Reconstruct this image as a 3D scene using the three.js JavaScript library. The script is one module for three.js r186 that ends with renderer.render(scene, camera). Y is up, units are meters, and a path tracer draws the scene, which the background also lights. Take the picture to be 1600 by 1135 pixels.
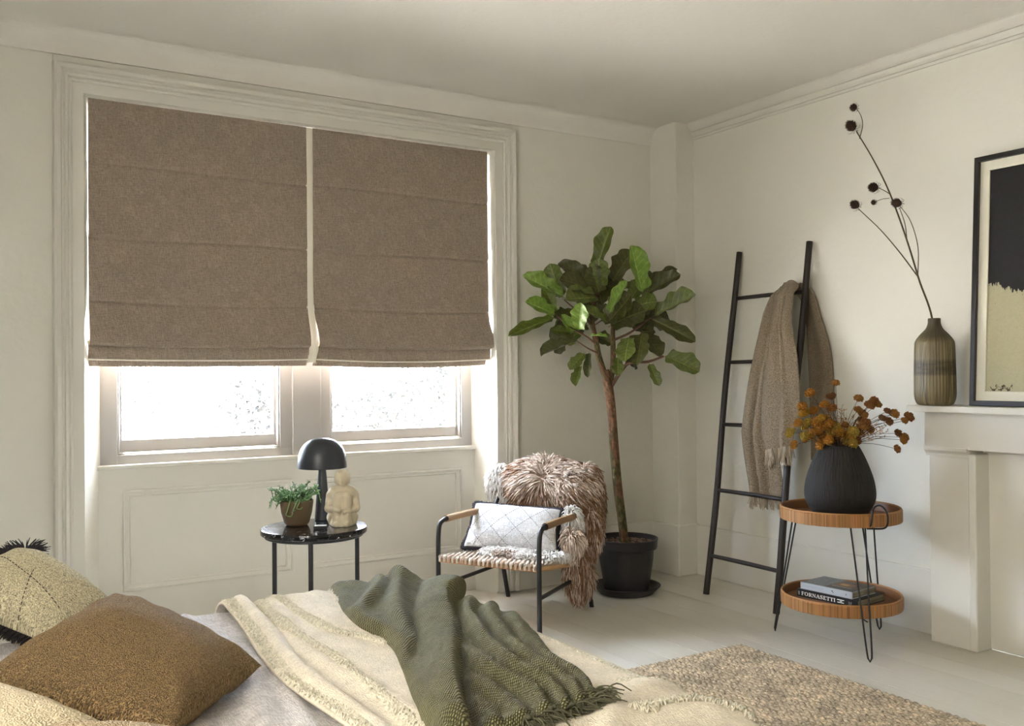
import * as THREE from 'three';
import { RoundedBoxGeometry } from 'three/addons/geometries/RoundedBoxGeometry.js';
import { mergeGeometries, mergeVertices } from 'three/addons/utils/BufferGeometryUtils.js';
import { MarchingCubes } from 'three/addons/objects/MarchingCubes.js';
import { RectAreaLightUniformsLib } from 'three/addons/lights/RectAreaLightUniformsLib.js';

// ---------- camera, sky, sun, large area lights, exposure ----------
const scene = new THREE.Scene();
const camera = new THREE.PerspectiveCamera(2 * Math.atan(567.5 / 1455.09) * 180 / Math.PI, 1600 / 1135, 0.05, 80);
{ // eye height 1.3 m, looking 31.7 degrees right of the window wall's normal, half a degree up, rolled half a degree
  const yaw = 0.55312, pitch = 0.00982, roll = -0.00797;
  const fwd = new THREE.Vector3(Math.sin(yaw) * Math.cos(pitch), Math.sin(pitch), -Math.cos(yaw) * Math.cos(pitch));
  const right = new THREE.Vector3(Math.cos(yaw), 0, Math.sin(yaw)), up = right.clone().cross(fwd);
  const r2 = right.clone().multiplyScalar(Math.cos(roll)).addScaledVector(up, Math.sin(roll));
  const u2 = up.clone().multiplyScalar(Math.cos(roll)).addScaledVector(right, -Math.sin(roll));
  camera.position.set(0, 1.3, 0);
  camera.quaternion.setFromRotationMatrix(new THREE.Matrix4().makeBasis(r2, u2, fwd.clone().negate()));
}
const renderer = new THREE.WebGLRenderer({ antialias: true });
renderer.toneMapping = THREE.LinearToneMapping;
renderer.toneMappingExposure = 11.5;
renderer.shadowMap.enabled = true;
renderer.shadowMap.type = THREE.PCFSoftShadowMap;
RectAreaLightUniformsLib.init();

scene.background = new THREE.Color().setRGB(3.9, 4.5, 5.5);             // an even, bright, thinly overcast sky
const sun = new THREE.DirectionalLight(new THREE.Color().setRGB(1.0, 0.95, 0.92), 21);
sun.position.set(1.3, 20, -11.2); sun.target.position.set(1.7, 0, -5); // high in front of the house: behind the blinds it reaches only the window board and the floor below
sun.castShadow = true; sun.shadow.mapSize.set(2048, 2048);
Object.assign(sun.shadow.camera, { left: -9, right: 9, top: 9, bottom: -9, near: 1, far: 40 });
scene.add(sun, sun.target);
const fillLight = new THREE.RectAreaLight(new THREE.Color().setRGB(1.0, 0.95, 0.85), 0.52, 1.96, 1.4);   // added fill light at the invented shaded window in the left wall, unseen
fillLight.position.set(-0.79, 1.75, -1.0); fillLight.lookAt(5, 1.75, -1.0);
scene.add(fillLight);

// ---------- helpers ----------
let seed = 7;
const rnd = () => { seed = (seed + 0x6d2b79f5) | 0; let t = Math.imul(seed ^ (seed >>> 15), 1 | seed); t = (t + Math.imul(t ^ (t >>> 7), 61 | t)) ^ t; return ((t ^ (t >>> 14)) >>> 0) / 4294967296; };
const rr = (a, b) => a + (b - a) * rnd();
const V = (x, y, z) => new THREE.Vector3(x, y, z);
const lerp = (a, b, t) => a + (b - a) * t, clamp = (x, a, b) => Math.min(b, Math.max(a, x));
const sstep = (a, b, x) => { const t = clamp((x - a) / (b - a), 0, 1); return t * t * (3 - 2 * t); };
const hash = (x, y, z) => { let h = Math.imul(x | 0, 374761393) ^ Math.imul(y | 0, 668265263) ^ Math.imul(z | 0, 2147483647 - 1640531527); h = Math.imul(h ^ (h >>> 13), 1274126177); return ((h ^ (h >>> 16)) >>> 0) / 4294967296; };
function noise(x, y, z = 0, px = 0, py = 0) {                             // value noise in 0..1; px, py: tiling periods
  const ix = Math.floor(x), iy = Math.floor(y), iz = Math.floor(z), f = (t) => t * t * t * (t * (t * 6 - 15) + 10);
  const wx = f(x - ix), wy = f(y - iy), wz = f(z - iz), m = (a, p) => (p ? ((a % p) + p) % p : a);
  const h = (a, b, c) => hash(m(ix + a, px), m(iy + b, py), iz + c);
  const l = (c) => lerp(lerp(h(0, 0, c), h(1, 0, c), wx), lerp(h(0, 1, c), h(1, 1, c), wx), wy);
  return lerp(l(0), l(1), wz);
}
const fbm = (x, y, z = 0, o = 4, px = 0, py = 0) => { let s = 0, a = 0.5, n = 0; for (let i = 0; i < o; i++) { s += a * noise(x, y, z + i * 17, px, py); n += a; a /= 2; x *= 2; y *= 2; px *= 2; py *= 2; } return s / n; };

const names = new Map();
function numbered(n) { const k = names.get(n) ?? 0; names.set(n, k + 1); return k ? n + '_' + String(k).padStart(3, '0') : n; }
function tag(o, label, category, group, kind) {
  if (label) o.userData.label = label;
  if (category) o.userData.category = category;
  if (group) o.userData.group = group;
  if (kind) o.userData.kind = kind;
  return o;
}
function thing(name, label, category, pos = [0, 0, 0], turn = 0, group) {
  const o = new THREE.Group(); o.name = numbered(name); o.position.set(...pos); o.rotation.y = turn; scene.add(o);
  return tag(o, label, category, group);
}
function struct(name, pos = [0, 0, 0]) { const o = new THREE.Group(); o.name = name; o.position.set(...pos); o.userData.kind = 'structure'; scene.add(o); return o; }
function part(parent, name, geo, mat, label, kind) {
  const m = new THREE.Mesh(Array.isArray(geo) ? mg(geo) : geo, mat);
  const c = (parent.userData.names ??= {}); const k = c[name] ?? 0; c[name] = k + 1;
  m.name = k ? name + '_' + String(k).padStart(3, '0') : name;
  m.castShadow = m.receiveShadow = true; parent.add(m);
  if (label) m.userData.label = label; if (kind) m.userData.kind = kind;
  return m;
}
function single(name, geo, mat, label, category, group) {
  const m = new THREE.Mesh(Array.isArray(geo) ? mg(geo) : geo, mat); m.name = numbered(name); m.castShadow = m.receiveShadow = true; scene.add(m);
  return tag(m, label, category, group);
}
function mg(list) {                                                        // merge geometries of any make
  const col = list.some((g) => g.attributes.color);
  const l = list.map((g) => {
    g = g.index ? g.toNonIndexed() : g.clone();
    if (!g.attributes.normal) g.computeVertexNormals();
    if (!g.attributes.uv) g.setAttribute('uv', new THREE.BufferAttribute(new Float32Array(g.attributes.position.count * 2), 2));
    if (col && !g.attributes.color) g.setAttribute('color', new THREE.BufferAttribute(new Float32Array(g.attributes.position.count * 3).fill(1), 3));
    for (const k of Object.keys(g.attributes)) if (!['position', 'normal', 'uv', 'color'].includes(k)) g.deleteAttribute(k);
    return g;
  });
  return l.length === 1 ? l[0] : mergeGeometries(l);
}
function tint(g, r, gg, b) { const n = g.attributes.position.count, a = new Float32Array(n * 3); for (let i = 0; i < n; i++) a.set([r, gg, b], i * 3); g.setAttribute('color', new THREE.BufferAttribute(a, 3)); return g; }
function boxUV(g) {                                                        // uv in metres by the way each face looks
  if (g.index) g = g.toNonIndexed();
  if (!g.attributes.normal) g.computeVertexNormals();
  const p = g.attributes.position, n = g.attributes.normal, uv = new Float32Array(p.count * 2);
  for (let i = 0; i < p.count; i++) {
    const ax = Math.abs(n.getX(i)), ay = Math.abs(n.getY(i)), az = Math.abs(n.getZ(i));
    if (ay >= ax && ay >= az) uv.set([p.getX(i), p.getZ(i)], i * 2); else if (ax >= az) uv.set([p.getZ(i), p.getY(i)], i * 2); else uv.set([p.getX(i), p.getY(i)], i * 2);
  }
  g.setAttribute('uv', new THREE.BufferAttribute(uv, 2)); return g;
}
function box(x0, x1, y0, y1, z0, z1, r = 0.003, seg = 2) {                   // a block between two corners, edges rounded
  const w = x1 - x0, h = y1 - y0, d = z1 - z0;
  const g = r > 0 ? new RoundedBoxGeometry(w, h, d, seg, Math.min(r, w / 2.01, h / 2.01, d / 2.01)) : new THREE.BoxGeometry(w, h, d);
  return boxUV(g.translate((x0 + x1) / 2, (y0 + y1) / 2, (z0 + z1) / 2));
}
function prism(plan, y0, y1) {                                             // a plan polygon [[x, z], ...] raised from y0 to y1
  const s = new THREE.Shape(plan.map(([x, z]) => new THREE.Vector2(x, -z)));
  return boxUV(new THREE.ExtrudeGeometry(s, { depth: y1 - y0, bevelEnabled: false }).rotateX(-Math.PI / 2).translate(0, y0, 0));
}
function tube(pts, r, seg = 24, rad = 8, closed = false) {
  return new THREE.TubeGeometry(new THREE.CatmullRomCurve3(pts.map((p) => (Array.isArray(p) ? V(...p) : p)), closed, 'centripetal'), seg, r, rad, closed);
}
function rod(a, b, r0, r1 = r0, rad = 10) {                                 // straight round bar with end caps
  a = Array.isArray(a) ? V(...a) : a; b = Array.isArray(b) ? V(...b) : b;
  const d = b.clone().sub(a), g = new THREE.CylinderGeometry(r1, r0, d.length(), rad, 1).translate(0, d.length() / 2, 0);
  return g.applyQuaternion(new THREE.Quaternion().setFromUnitVectors(V(0, 1, 0), d.normalize())).translate(a.x, a.y, a.z);
}
function taper(pts, radii, rad = 7, seg = 0) {                              // tube along points with a radius at each, ends closed
  const P = pts.map((p) => (Array.isArray(p) ? V(...p) : p)), c = new THREE.CatmullRomCurve3(P, false, 'centripetal');
  const n = seg || (P.length - 1) * 3, fr = c.computeFrenetFrames(n, false), pos = [], uv = [], idx = [], len = c.getLength();
  for (let i = 0; i <= n; i++) {
    const t = i / n, p = c.getPoint(t), k = t * (radii.length - 1), j = Math.min(radii.length - 2, Math.floor(k)), r = lerp(radii[j], radii[j + 1], k - j);
    for (let q = 0; q <= rad; q++) { const a = q / rad * 2 * Math.PI, v = p.clone().addScaledVector(fr.normals[i], Math.cos(a) * r).addScaledVector(fr.binormals[i], Math.sin(a) * r); pos.push(v.x, v.y, v.z); uv.push(q / rad, t * len); }
  }
  for (let i = 0; i < n; i++) for (let q = 0; q < rad; q++) { const a = i * (rad + 1) + q, b = a + rad + 1; idx.push(a, a + 1, b, b, a + 1, b + 1); }
  for (const [ring, flip] of [[0, 1], [n, 0]]) { const c0 = pos.length / 3, p = c.getPoint(ring / n); pos.push(p.x, p.y, p.z); uv.push(0, 0); for (let q = 0; q < rad; q++) { const a = ring * (rad + 1) + q; flip ? idx.push(c0, a + 1, a) : idx.push(c0, a, a + 1); } }
  const g = new THREE.BufferGeometry(); g.setAttribute('position', new THREE.Float32BufferAttribute(pos, 3)); g.setAttribute('uv', new THREE.Float32BufferAttribute(uv, 2)); g.setIndex(idx); g.computeVertexNormals(); return g;
}
const lathe = (pts, seg = 48) => new THREE.LatheGeometry(pts.map(([r, y]) => new THREE.Vector2(r, y)), seg);
function smoothProfile(pts, n = 40) { const c = new THREE.CatmullRomCurve3(pts.map(([r, y]) => V(r, y, 0)), false, 'centripetal'); return c.getPoints(n).map((p) => [Math.max(0, p.x), p.y]); }
// a moulding: the profile [[outward offset, height], ...] carried round a path in the XY plane with mitred corners
function moulding(path, closed, profile, side = 1) {
  const n = path.length, rows = [];
  for (let i = 0; i < n; i++) {
    const p = path[i], a = path[(i - 1 + n) % n], b = path[(i + 1) % n];
    const d = (u, v) => { const x = v[0] - u[0], y = v[1] - u[1], l = Math.hypot(x, y); return [x / l, y / l]; };
    const d1 = closed || i > 0 ? d(a, p) : d(p, b), d2 = closed || i < n - 1 ? d(p, b) : d1;
    const n1 = [d1[1] * side, -d1[0] * side], n2 = [d2[1] * side, -d2[0] * side], m = [n1[0] + n2[0], n1[1] + n2[1]], k = 2 / (m[0] * m[0] + m[1] * m[1]);
    rows.push(profile.map(([o, h]) => [p[0] + m[0] * k * o, p[1] + m[1] * k * o, h]));
  }
  const pos = [];
  for (let i = 0; i < (closed ? n : n - 1); i++) for (let j = 0; j < profile.length - 1; j++) {
    const A = rows[i][j], B = rows[(i + 1) % n][j], C = rows[(i + 1) % n][j + 1], D = rows[i][j + 1];
    if (side > 0) pos.push(...A, ...C, ...B, ...A, ...D, ...C); else pos.push(...A, ...B, ...C, ...A, ...C, ...D);
  }
  const g = new THREE.BufferGeometry(); g.setAttribute('position', new THREE.Float32BufferAttribute(pos, 3)); g.computeVertexNormals(); return boxUV(g);
}
// a sheet given by a function (s, t) -> Vector3 or [x, y, z]
function sheet(f, ns, nt, uvf, closeS = false) {
  const pos = [], uv = [], idx = [];
  for (let j = 0; j <= nt; j++) for (let i = 0; i <= ns; i++) { const s = i / ns, t = j / nt, p = f(s, t); p.isVector3 ? pos.push(p.x, p.y, p.z) : pos.push(...p); const w = uvf ? uvf(s, t) : [s, t]; uv.push(...w); }
  for (let j = 0; j < nt; j++) for (let i = 0; i < ns; i++) { const a = j * (ns + 1) + i, b = a + ns + 1; idx.push(a, a + 1, b, b, a + 1, b + 1); }
  const g = new THREE.BufferGeometry(); g.setAttribute('position', new THREE.Float32BufferAttribute(pos, 3)); g.setAttribute('uv', new THREE.Float32BufferAttribute(uv, 2)); g.setIndex(idx); g.computeVertexNormals(); return g;
}
// a sheet with thickness: the same function, its back a distance th below along the normals, edges closed
function thickSheet(f, ns, nt, th, uvf) {
  const top = sheet(f, ns, nt, uvf), P = top.attributes.position, N = top.attributes.normal, U = top.attributes.uv, n = P.count, pos = [...P.array], uv = [...U.array], idx = [...top.index.array];
  for (let i = 0; i < n; i++) { pos.push(P.getX(i) - N.getX(i) * th, P.getY(i) - N.getY(i) * th, P.getZ(i) - N.getZ(i) * th); uv.push(U.getX(i), U.getY(i)); }
  for (let k = 0; k < top.index.count; k += 3) idx.push(n + top.index.array[k], n + top.index.array[k + 2], n + top.index.array[k + 1]);
  const W = ns + 1, rim = []; for (let i = 0; i < ns; i++) rim.push([i, i + 1]); for (let j = 0; j < nt; j++) rim.push([j * W + ns, (j + 1) * W + ns]); for (let i = ns; i > 0; i--) rim.push([nt * W + i, nt * W + i - 1]); for (let j = nt; j > 0; j--) rim.push([j * W, (j - 1) * W]);
  for (const [a, b] of rim) idx.push(a, n + a, b, b, n + a, n + b);
  const g = new THREE.BufferGeometry(); g.setAttribute('position', new THREE.Float32BufferAttribute(pos, 3)); g.setAttribute('uv', new THREE.Float32BufferAttribute(uv, 2)); g.setIndex(idx); g.computeVertexNormals(); return g;
}

// ---------- textures and materials ----------
function tex(w, h, f, srgb = true, rx = 1, ry = 1) {                        // f(x, y) -> grey or [r, g, b] in 0..255
  const d = new Uint8Array(w * h * 4);
  for (let y = 0; y < h; y++) for (let x = 0; x < w; x++) { const c = f(x, y), i = (y * w + x) * 4; if (typeof c === 'number') d[i] = d[i + 1] = d[i + 2] = clamp(c, 0, 255); else { d[i] = clamp(c[0], 0, 255); d[i + 1] = clamp(c[1], 0, 255); d[i + 2] = clamp(c[2], 0, 255); } d[i + 3] = 255; }
  const t = new THREE.DataTexture(d, w, h); t.wrapS = t.wrapT = THREE.RepeatWrapping; t.magFilter = THREE.LinearFilter; t.minFilter = THREE.LinearMipmapLinearFilter; t.generateMipmaps = true;
  if (srgb) t.colorSpace = THREE.SRGBColorSpace; t.repeat.set(rx, ry); t.needsUpdate = true; return t;
}
const lin = (r, g, b) => new THREE.Color().setRGB(r, g, b);
const std = (color, rough, o = {}) => new THREE.MeshStandardMaterial({ color: Array.isArray(color) ? lin(...color) : color, roughness: rough, ...o });
const phys = (color, rough, o = {}) => new THREE.MeshPhysicalMaterial({ color: Array.isArray(color) ? lin(...color) : color, roughness: rough, ...o });
const M = {};
{
  const plaster = tex(512, 512, (x, y) => 255 * (0.6 * fbm(x / 64, y / 64, 1, 4, 8, 8) + 0.4 * fbm(x / 8, y / 8, 5, 2, 64, 64)), false, 0.8, 0.8);
  M.wall = std([0.72, 0.70, 0.62], 0.75, { bumpMap: plaster, bumpScale: 0.0025, name: 'wall paint' });
  M.ceiling = std([0.76, 0.735, 0.67], 0.85, { bumpMap: plaster, bumpScale: 0.002, name: 'ceiling paint' });
  M.trim = std([0.67, 0.645, 0.575], 0.42, { name: 'satin trim paint' });
  M.skirting = std([0.72, 0.70, 0.63], 0.5, { name: 'skirting paint' });
  M.sash = std([0.40, 0.385, 0.36], 0.45, { name: 'darkened window paint' });  // frame paint darkened to offset the strong light on the frames
  const brush = tex(256, 512, (x, y) => 255 * (0.5 * noise(x / 2.5, y / 90, 3, 0, 0) + 0.5 * fbm(x / 32, y / 64, 9, 3, 8, 8)), false, 3, 1);
  M.board = [0, 1, 2, 3].map((k) => std([0.72 - 0.025 * k, 0.685 - 0.026 * k, 0.60 - 0.03 * k], 0.28, { bumpMap: brush, bumpScale: 0.0012, name: 'painted floorboard' }));
  M.black = std([0.011, 0.010, 0.011], 0.42, { name: 'black painted steel' });
  M.glass = phys([1, 1, 1], 0.02, { transmission: 1, thickness: 0, ior: 1.5, name: 'window glass' });
}
// ---------- the room ----------
const ZA = -4.72, XB = 4.15, HC = 2.885, XL = -0.8, ZK = 2.4;
{
  // floor: painted boards running away from the camera
  const floor = struct('floor');
  part(floor, 'subfloor', box(XL - 0.2, XB + 0.25, -0.12, -0.022, ZA - 0.4, ZK + 0.2, 0), M.trim);
  const bw = 0.172;
  let k = 0;
  for (let x = XL; x < XB; x += bw, k++) {
    const x1 = Math.min(x + bw, XB + 0.001), cut = -4.9 + rr(1.8, 5.2);
    for (const [z0, z1] of [[-4.9, cut], [cut, ZK]]) part(floor, 'floorboard', box(x + 0.001, x1 - 0.001, -0.0215, 0, z0 + 0.0012, z1 - 0.0012, 0.0022, 1), M.board[Math.floor(rnd() * 4)]);
  }
  const ceil = struct('ceiling');
  part(ceil, 'ceiling_board', box(XL - 0.25, XB + 0.25, HC, HC + 0.2, -5.1, ZK + 0.25, 0), M.ceiling);

  // window wall with a splayed opening, panelled apron below the windows
  const wf = struct('wall_front');
  part(wf, 'pier', prism([[XL - 0.2, ZA], [0.58, ZA], [0.672, -4.9], [0.672, -5.1], [XL - 0.2, -5.1]], 0, HC), M.wall);
  part(wf, 'pier', prism([[2.8, ZA], [XB + 0.2, ZA], [XB + 0.2, -5.1], [2.735, -5.1], [2.735, -4.9]], 0, HC), M.wall);
  part(wf, 'lintel', box(0.58, 2.8, 2.61, HC, -5.1, ZA, 0), M.wall);
  part(wf, 'apron', box(0.6, 2.79, 0, 0.846, -5.1, -4.895, 0), M.trim);
  part(wf, 'apron', box(0.6, 2.79, 0, 0.05, -4.9, -4.876, 0.004), M.trim);
  // stiles and rails that stand proud round the two panels
  const st = [[0.64, 0.772], [1.62, 1.70], [2.654, 2.77]];
  for (const [a, b] of st) part(wf, 'panel_stile', box(a, b, 0.03, 0.84, -4.9, -4.88, 0.002), M.trim);
  for (const [a, b] of [[0.772, 1.62], [1.70, 2.654]]) {
    part(wf, 'panel_rail', box(a - 0.01, b + 0.01, 0.735, 0.84, -4.9, -4.8801, 0.002), M.trim);
    part(wf, 'panel_rail', box(a - 0.01, b + 0.01, 0.03, 0.24, -4.9, -4.8801, 0.002), M.trim);
    const prof = [[0, 0.017], [0.004, 0.0215], [0.010, 0.0225], [0.013, 0.014], [0.024, 0.0085], [0.03, 0.009], [0.034, 0.003], [0.036, 0]];
    part(wf, 'panel_moulding', moulding([[a, 0.735], [b, 0.735], [b, 0.24], [a, 0.24]], true, prof).translate(0, 0, -4.895), M.trim);
  }
  // window board (sill)
  part(wf, 'window_board', box(0.60, 2.79, 0.84, 0.862, -5.0, -4.865, 0.006, 3), M.trim);

  // casing round the opening: flat inner band, then stepped mouldings; a fascia line above
  const tr = struct('trim_1');
  const prof = [[0, 0.0], [0, 0.016], [0.048, 0.016], [0.050, 0.026], [0.058, 0.032], [0.066, 0.028], [0.069, 0.04], [0.080, 0.046], [0.086, 0.036], [0.094, 0.038], [0.100, 0.054], [0.116, 0.06], [0.126, 0.052], [0.13, 0.036], [0.13, 0]];
  part(tr, 'casing', moulding([[0.58, 0.012], [0.58, 2.61], [2.8, 2.61], [2.8, 0.012]], false, prof, -1).translate(0, 0, ZA), M.trim);
  part(tr, 'casing_cap', box(0.452, 2.926, 2.735, 2.774, ZA - 0.02, ZA + 0.012, 0.004), M.trim);

  // cornices
  const c1 = struct('trim_2');
  const cove = [];
  for (let i = 0; i <= 8; i++) { const a = i / 8 * Math.PI / 2; cove.push([ZA + 0.012 + 0.085 * (1 - Math.cos(a)), 2.79 + 0.095 * Math.sin(a)]); }
  const cs = new THREE.Shape([[ZA - 0.02, 2.778], [ZA + 0.010, 2.778], [ZA + 0.012, 2.79], ...cove.slice(1), [ZA + 0.097, 2.95], [ZA - 0.02, 2.95]].map(([z, y]) => new THREE.Vector2(-z, y)));
  part(c1, 'cornice', boxUV(new THREE.ExtrudeGeometry(cs, { depth: XB - XL + 0.2, bevelEnabled: false }).rotateY(Math.PI / 2).translate(XL - 0.1, 0, 0)), M.ceiling);
  const wr = struct('wall_right');
  part(wr, 'wall_body', box(XB, XB + 0.2, 0, HC + 0.05, -5.1, ZK + 0.2, 0), M.wall);
  const c2 = struct('trim_3');
  const ps = [[0, 2.785], [0.012, 2.785], [0.016, 2.797], [0.010, 2.803], [0.024, 2.815], [0.030, 2.828], [0.022, 2.836], [0.034, 2.845], [0.052, 2.865], [0.058, 2.875], [0.06, 2.9], [0, 2.9]];
  const sh = new THREE.Shape(ps.map(([d, y]) => new THREE.Vector2(-d, y)));
  part(c2, 'cornice', boxUV(new THREE.ExtrudeGeometry(sh, { depth: ZK + 4.49, bevelEnabled: false }).translate(XB, 0, -4.47)), M.trim);

  // boxed pipe in the corner
  const pb = struct('pillar');
  part(pb, 'pipe_boxing', box(3.995, XB + 0.02, 0, HC + 0.02, ZA - 0.02, -4.475, 0.008, 3), M.wall);

  // baseboards
  const b1 = struct('baseboard_front');
  part(b1, 'board', box(2.935, 4.0, 0, 0.326, ZA - 0.01, ZA + 0.016, 0.006), M.skirting);
  part(b1, 'board', box(XL, 0.445, 0, 0.326, ZA - 0.01, ZA + 0.016, 0.006), M.skirting);
  part(b1, 'board', box(3.975, 4.17, 0, 0.322, -4.74, -4.455, 0.006), M.skirting);
  const b2 = struct('baseboard_right');
  part(b2, 'board', box(XB - 0.018, XB + 0.01, 0, 0.316, -4.46, -2.76, 0.005), M.skirting);
  part(b2, 'board', box(XB - 0.018, XB + 0.01, 0, 0.316, -0.95, ZK, 0.005), M.skirting);

  // walls that the photograph does not show: left wall with a window added for fill light, and the rear wall
  const wb = struct('wall_back');
  part(wb, 'wall_body', box(XL - 0.2, XB + 0.2, 0, HC + 0.05, ZK, ZK + 0.2, 0), M.wall);
  const wl = struct('wall_left');
  part(wl, 'wall_body', box(XL - 0.2, XL, 0, HC + 0.05, -5.1, -2.0, 0), M.wall);
  part(wl, 'wall_body', box(XL - 0.2, XL, 0, HC + 0.05, 0.0, ZK + 0.2, 0), M.wall);
  part(wl, 'wall_body', box(XL - 0.2, XL, 0, 1.03, -2.0, 0.0, 0), M.wall);
  part(wl, 'wall_body', box(XL - 0.2, XL, 2.47, HC + 0.05, -2.0, 0.0, 0), M.wall);
  const w3 = struct('window_3');  // made-up window, out of view, source of the room fill
  const q0 = XL - 0.14, q1 = XL - 0.08;
  part(w3, 'window_frame', [box(q0, q1, 1.03, 2.47, -2.0, -1.93), box(q0, q1, 1.03, 2.47, -0.07, 0.0), box(q0, q1, 1.03, 1.1, -2.0, 0.0), box(q0, q1, 2.4, 2.47, -2.0, 0.0), box(q0, q1, 1.05, 2.45, -1.03, -0.97)], M.trim);
  part(w3, 'glowing_fill_shade', box(XL - 0.03, XL - 0.024, 1.035, 2.465, -1.995, -0.005, 0.001), std([0.75, 0.7, 0.6], 0.95, { emissive: lin(1, 0.95, 0.845), emissiveIntensity: 0.1, name: 'glowing fill shade cloth' }));  // added shade made to glow along with the fill light
  part(w3, 'pane', box(XL - 0.112, XL - 0.109, 1.08, 2.42, -1.95, -0.05, 0), M.glass);

  // the two sash windows in view
  const frameZ = -4.9;
  const jamb = struct('trim_4');
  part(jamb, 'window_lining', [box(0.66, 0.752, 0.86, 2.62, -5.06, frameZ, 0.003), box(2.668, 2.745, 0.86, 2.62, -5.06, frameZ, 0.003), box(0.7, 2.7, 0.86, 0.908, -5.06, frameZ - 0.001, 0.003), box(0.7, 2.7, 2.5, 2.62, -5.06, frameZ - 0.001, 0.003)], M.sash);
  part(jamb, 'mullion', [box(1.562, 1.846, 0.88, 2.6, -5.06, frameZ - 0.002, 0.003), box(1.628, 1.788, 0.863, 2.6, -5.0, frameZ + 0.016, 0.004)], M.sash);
  [[0.752, 1.562], [1.846, 2.668]].forEach(([a, b], i) => {
    const w = struct('window_' + (i + 1));
    const z0 = -4.972, z1 = -4.932;
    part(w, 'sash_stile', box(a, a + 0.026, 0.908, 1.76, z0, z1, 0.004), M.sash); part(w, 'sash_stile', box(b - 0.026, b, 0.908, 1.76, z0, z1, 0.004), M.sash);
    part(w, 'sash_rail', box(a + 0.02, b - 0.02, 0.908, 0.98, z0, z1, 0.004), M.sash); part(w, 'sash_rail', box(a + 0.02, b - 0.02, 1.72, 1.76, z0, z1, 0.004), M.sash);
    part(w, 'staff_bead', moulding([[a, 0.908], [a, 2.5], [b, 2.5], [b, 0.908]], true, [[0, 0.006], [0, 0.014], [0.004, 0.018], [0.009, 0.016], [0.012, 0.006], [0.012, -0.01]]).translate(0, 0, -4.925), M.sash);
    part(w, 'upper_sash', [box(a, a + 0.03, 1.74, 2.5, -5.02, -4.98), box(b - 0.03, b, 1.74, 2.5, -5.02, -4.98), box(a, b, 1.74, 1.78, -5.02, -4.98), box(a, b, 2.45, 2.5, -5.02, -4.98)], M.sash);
    part(w, 'pane', box(a + 0.02, b - 0.02, 0.96, 1.74, -4.954, -4.951, 0), M.glass);
    part(w, 'pane', box(a + 0.02, b - 0.02, 1.76, 2.48, -5.002, -4.999, 0), M.glass);
  });
  const sill = struct('trim_5');
  part(sill, 'stone_sill', box(0.6, 2.8, 0.80, 0.902, -5.26, -4.965, 0.01), std([0.68, 0.66, 0.62], 0.8));
}
// ---------- outside ----------
{
  const sunSlab = new THREE.Mesh(box(-1.2, 4.6, 2.72, 2.86, -5.468, -5.05, 0.01), std([0.6, 0.58, 0.54], 0.9)); sunSlab.name = 'added_sun_shade_slab'; sunSlab.userData.kind = 'structure'; scene.add(sunSlab);   // added slab, out of view, keeps the sun off the frames and floor
  const gr = new THREE.Mesh(box(-30, 34, -0.75, -0.55, -40, -5.1, 0), std([0.66, 0.64, 0.6], 0.95)); gr.name = 'ground'; gr.userData.kind = 'structure'; scene.add(gr);
  const gb = new THREE.Mesh(box(-30, XL - 0.2, -0.75, -0.55, -5.1, 30, 0), std([0.3, 0.32, 0.24], 0.95)); gb.name = 'ground_side'; gb.userData.kind = 'structure'; scene.add(gb);
}
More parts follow.
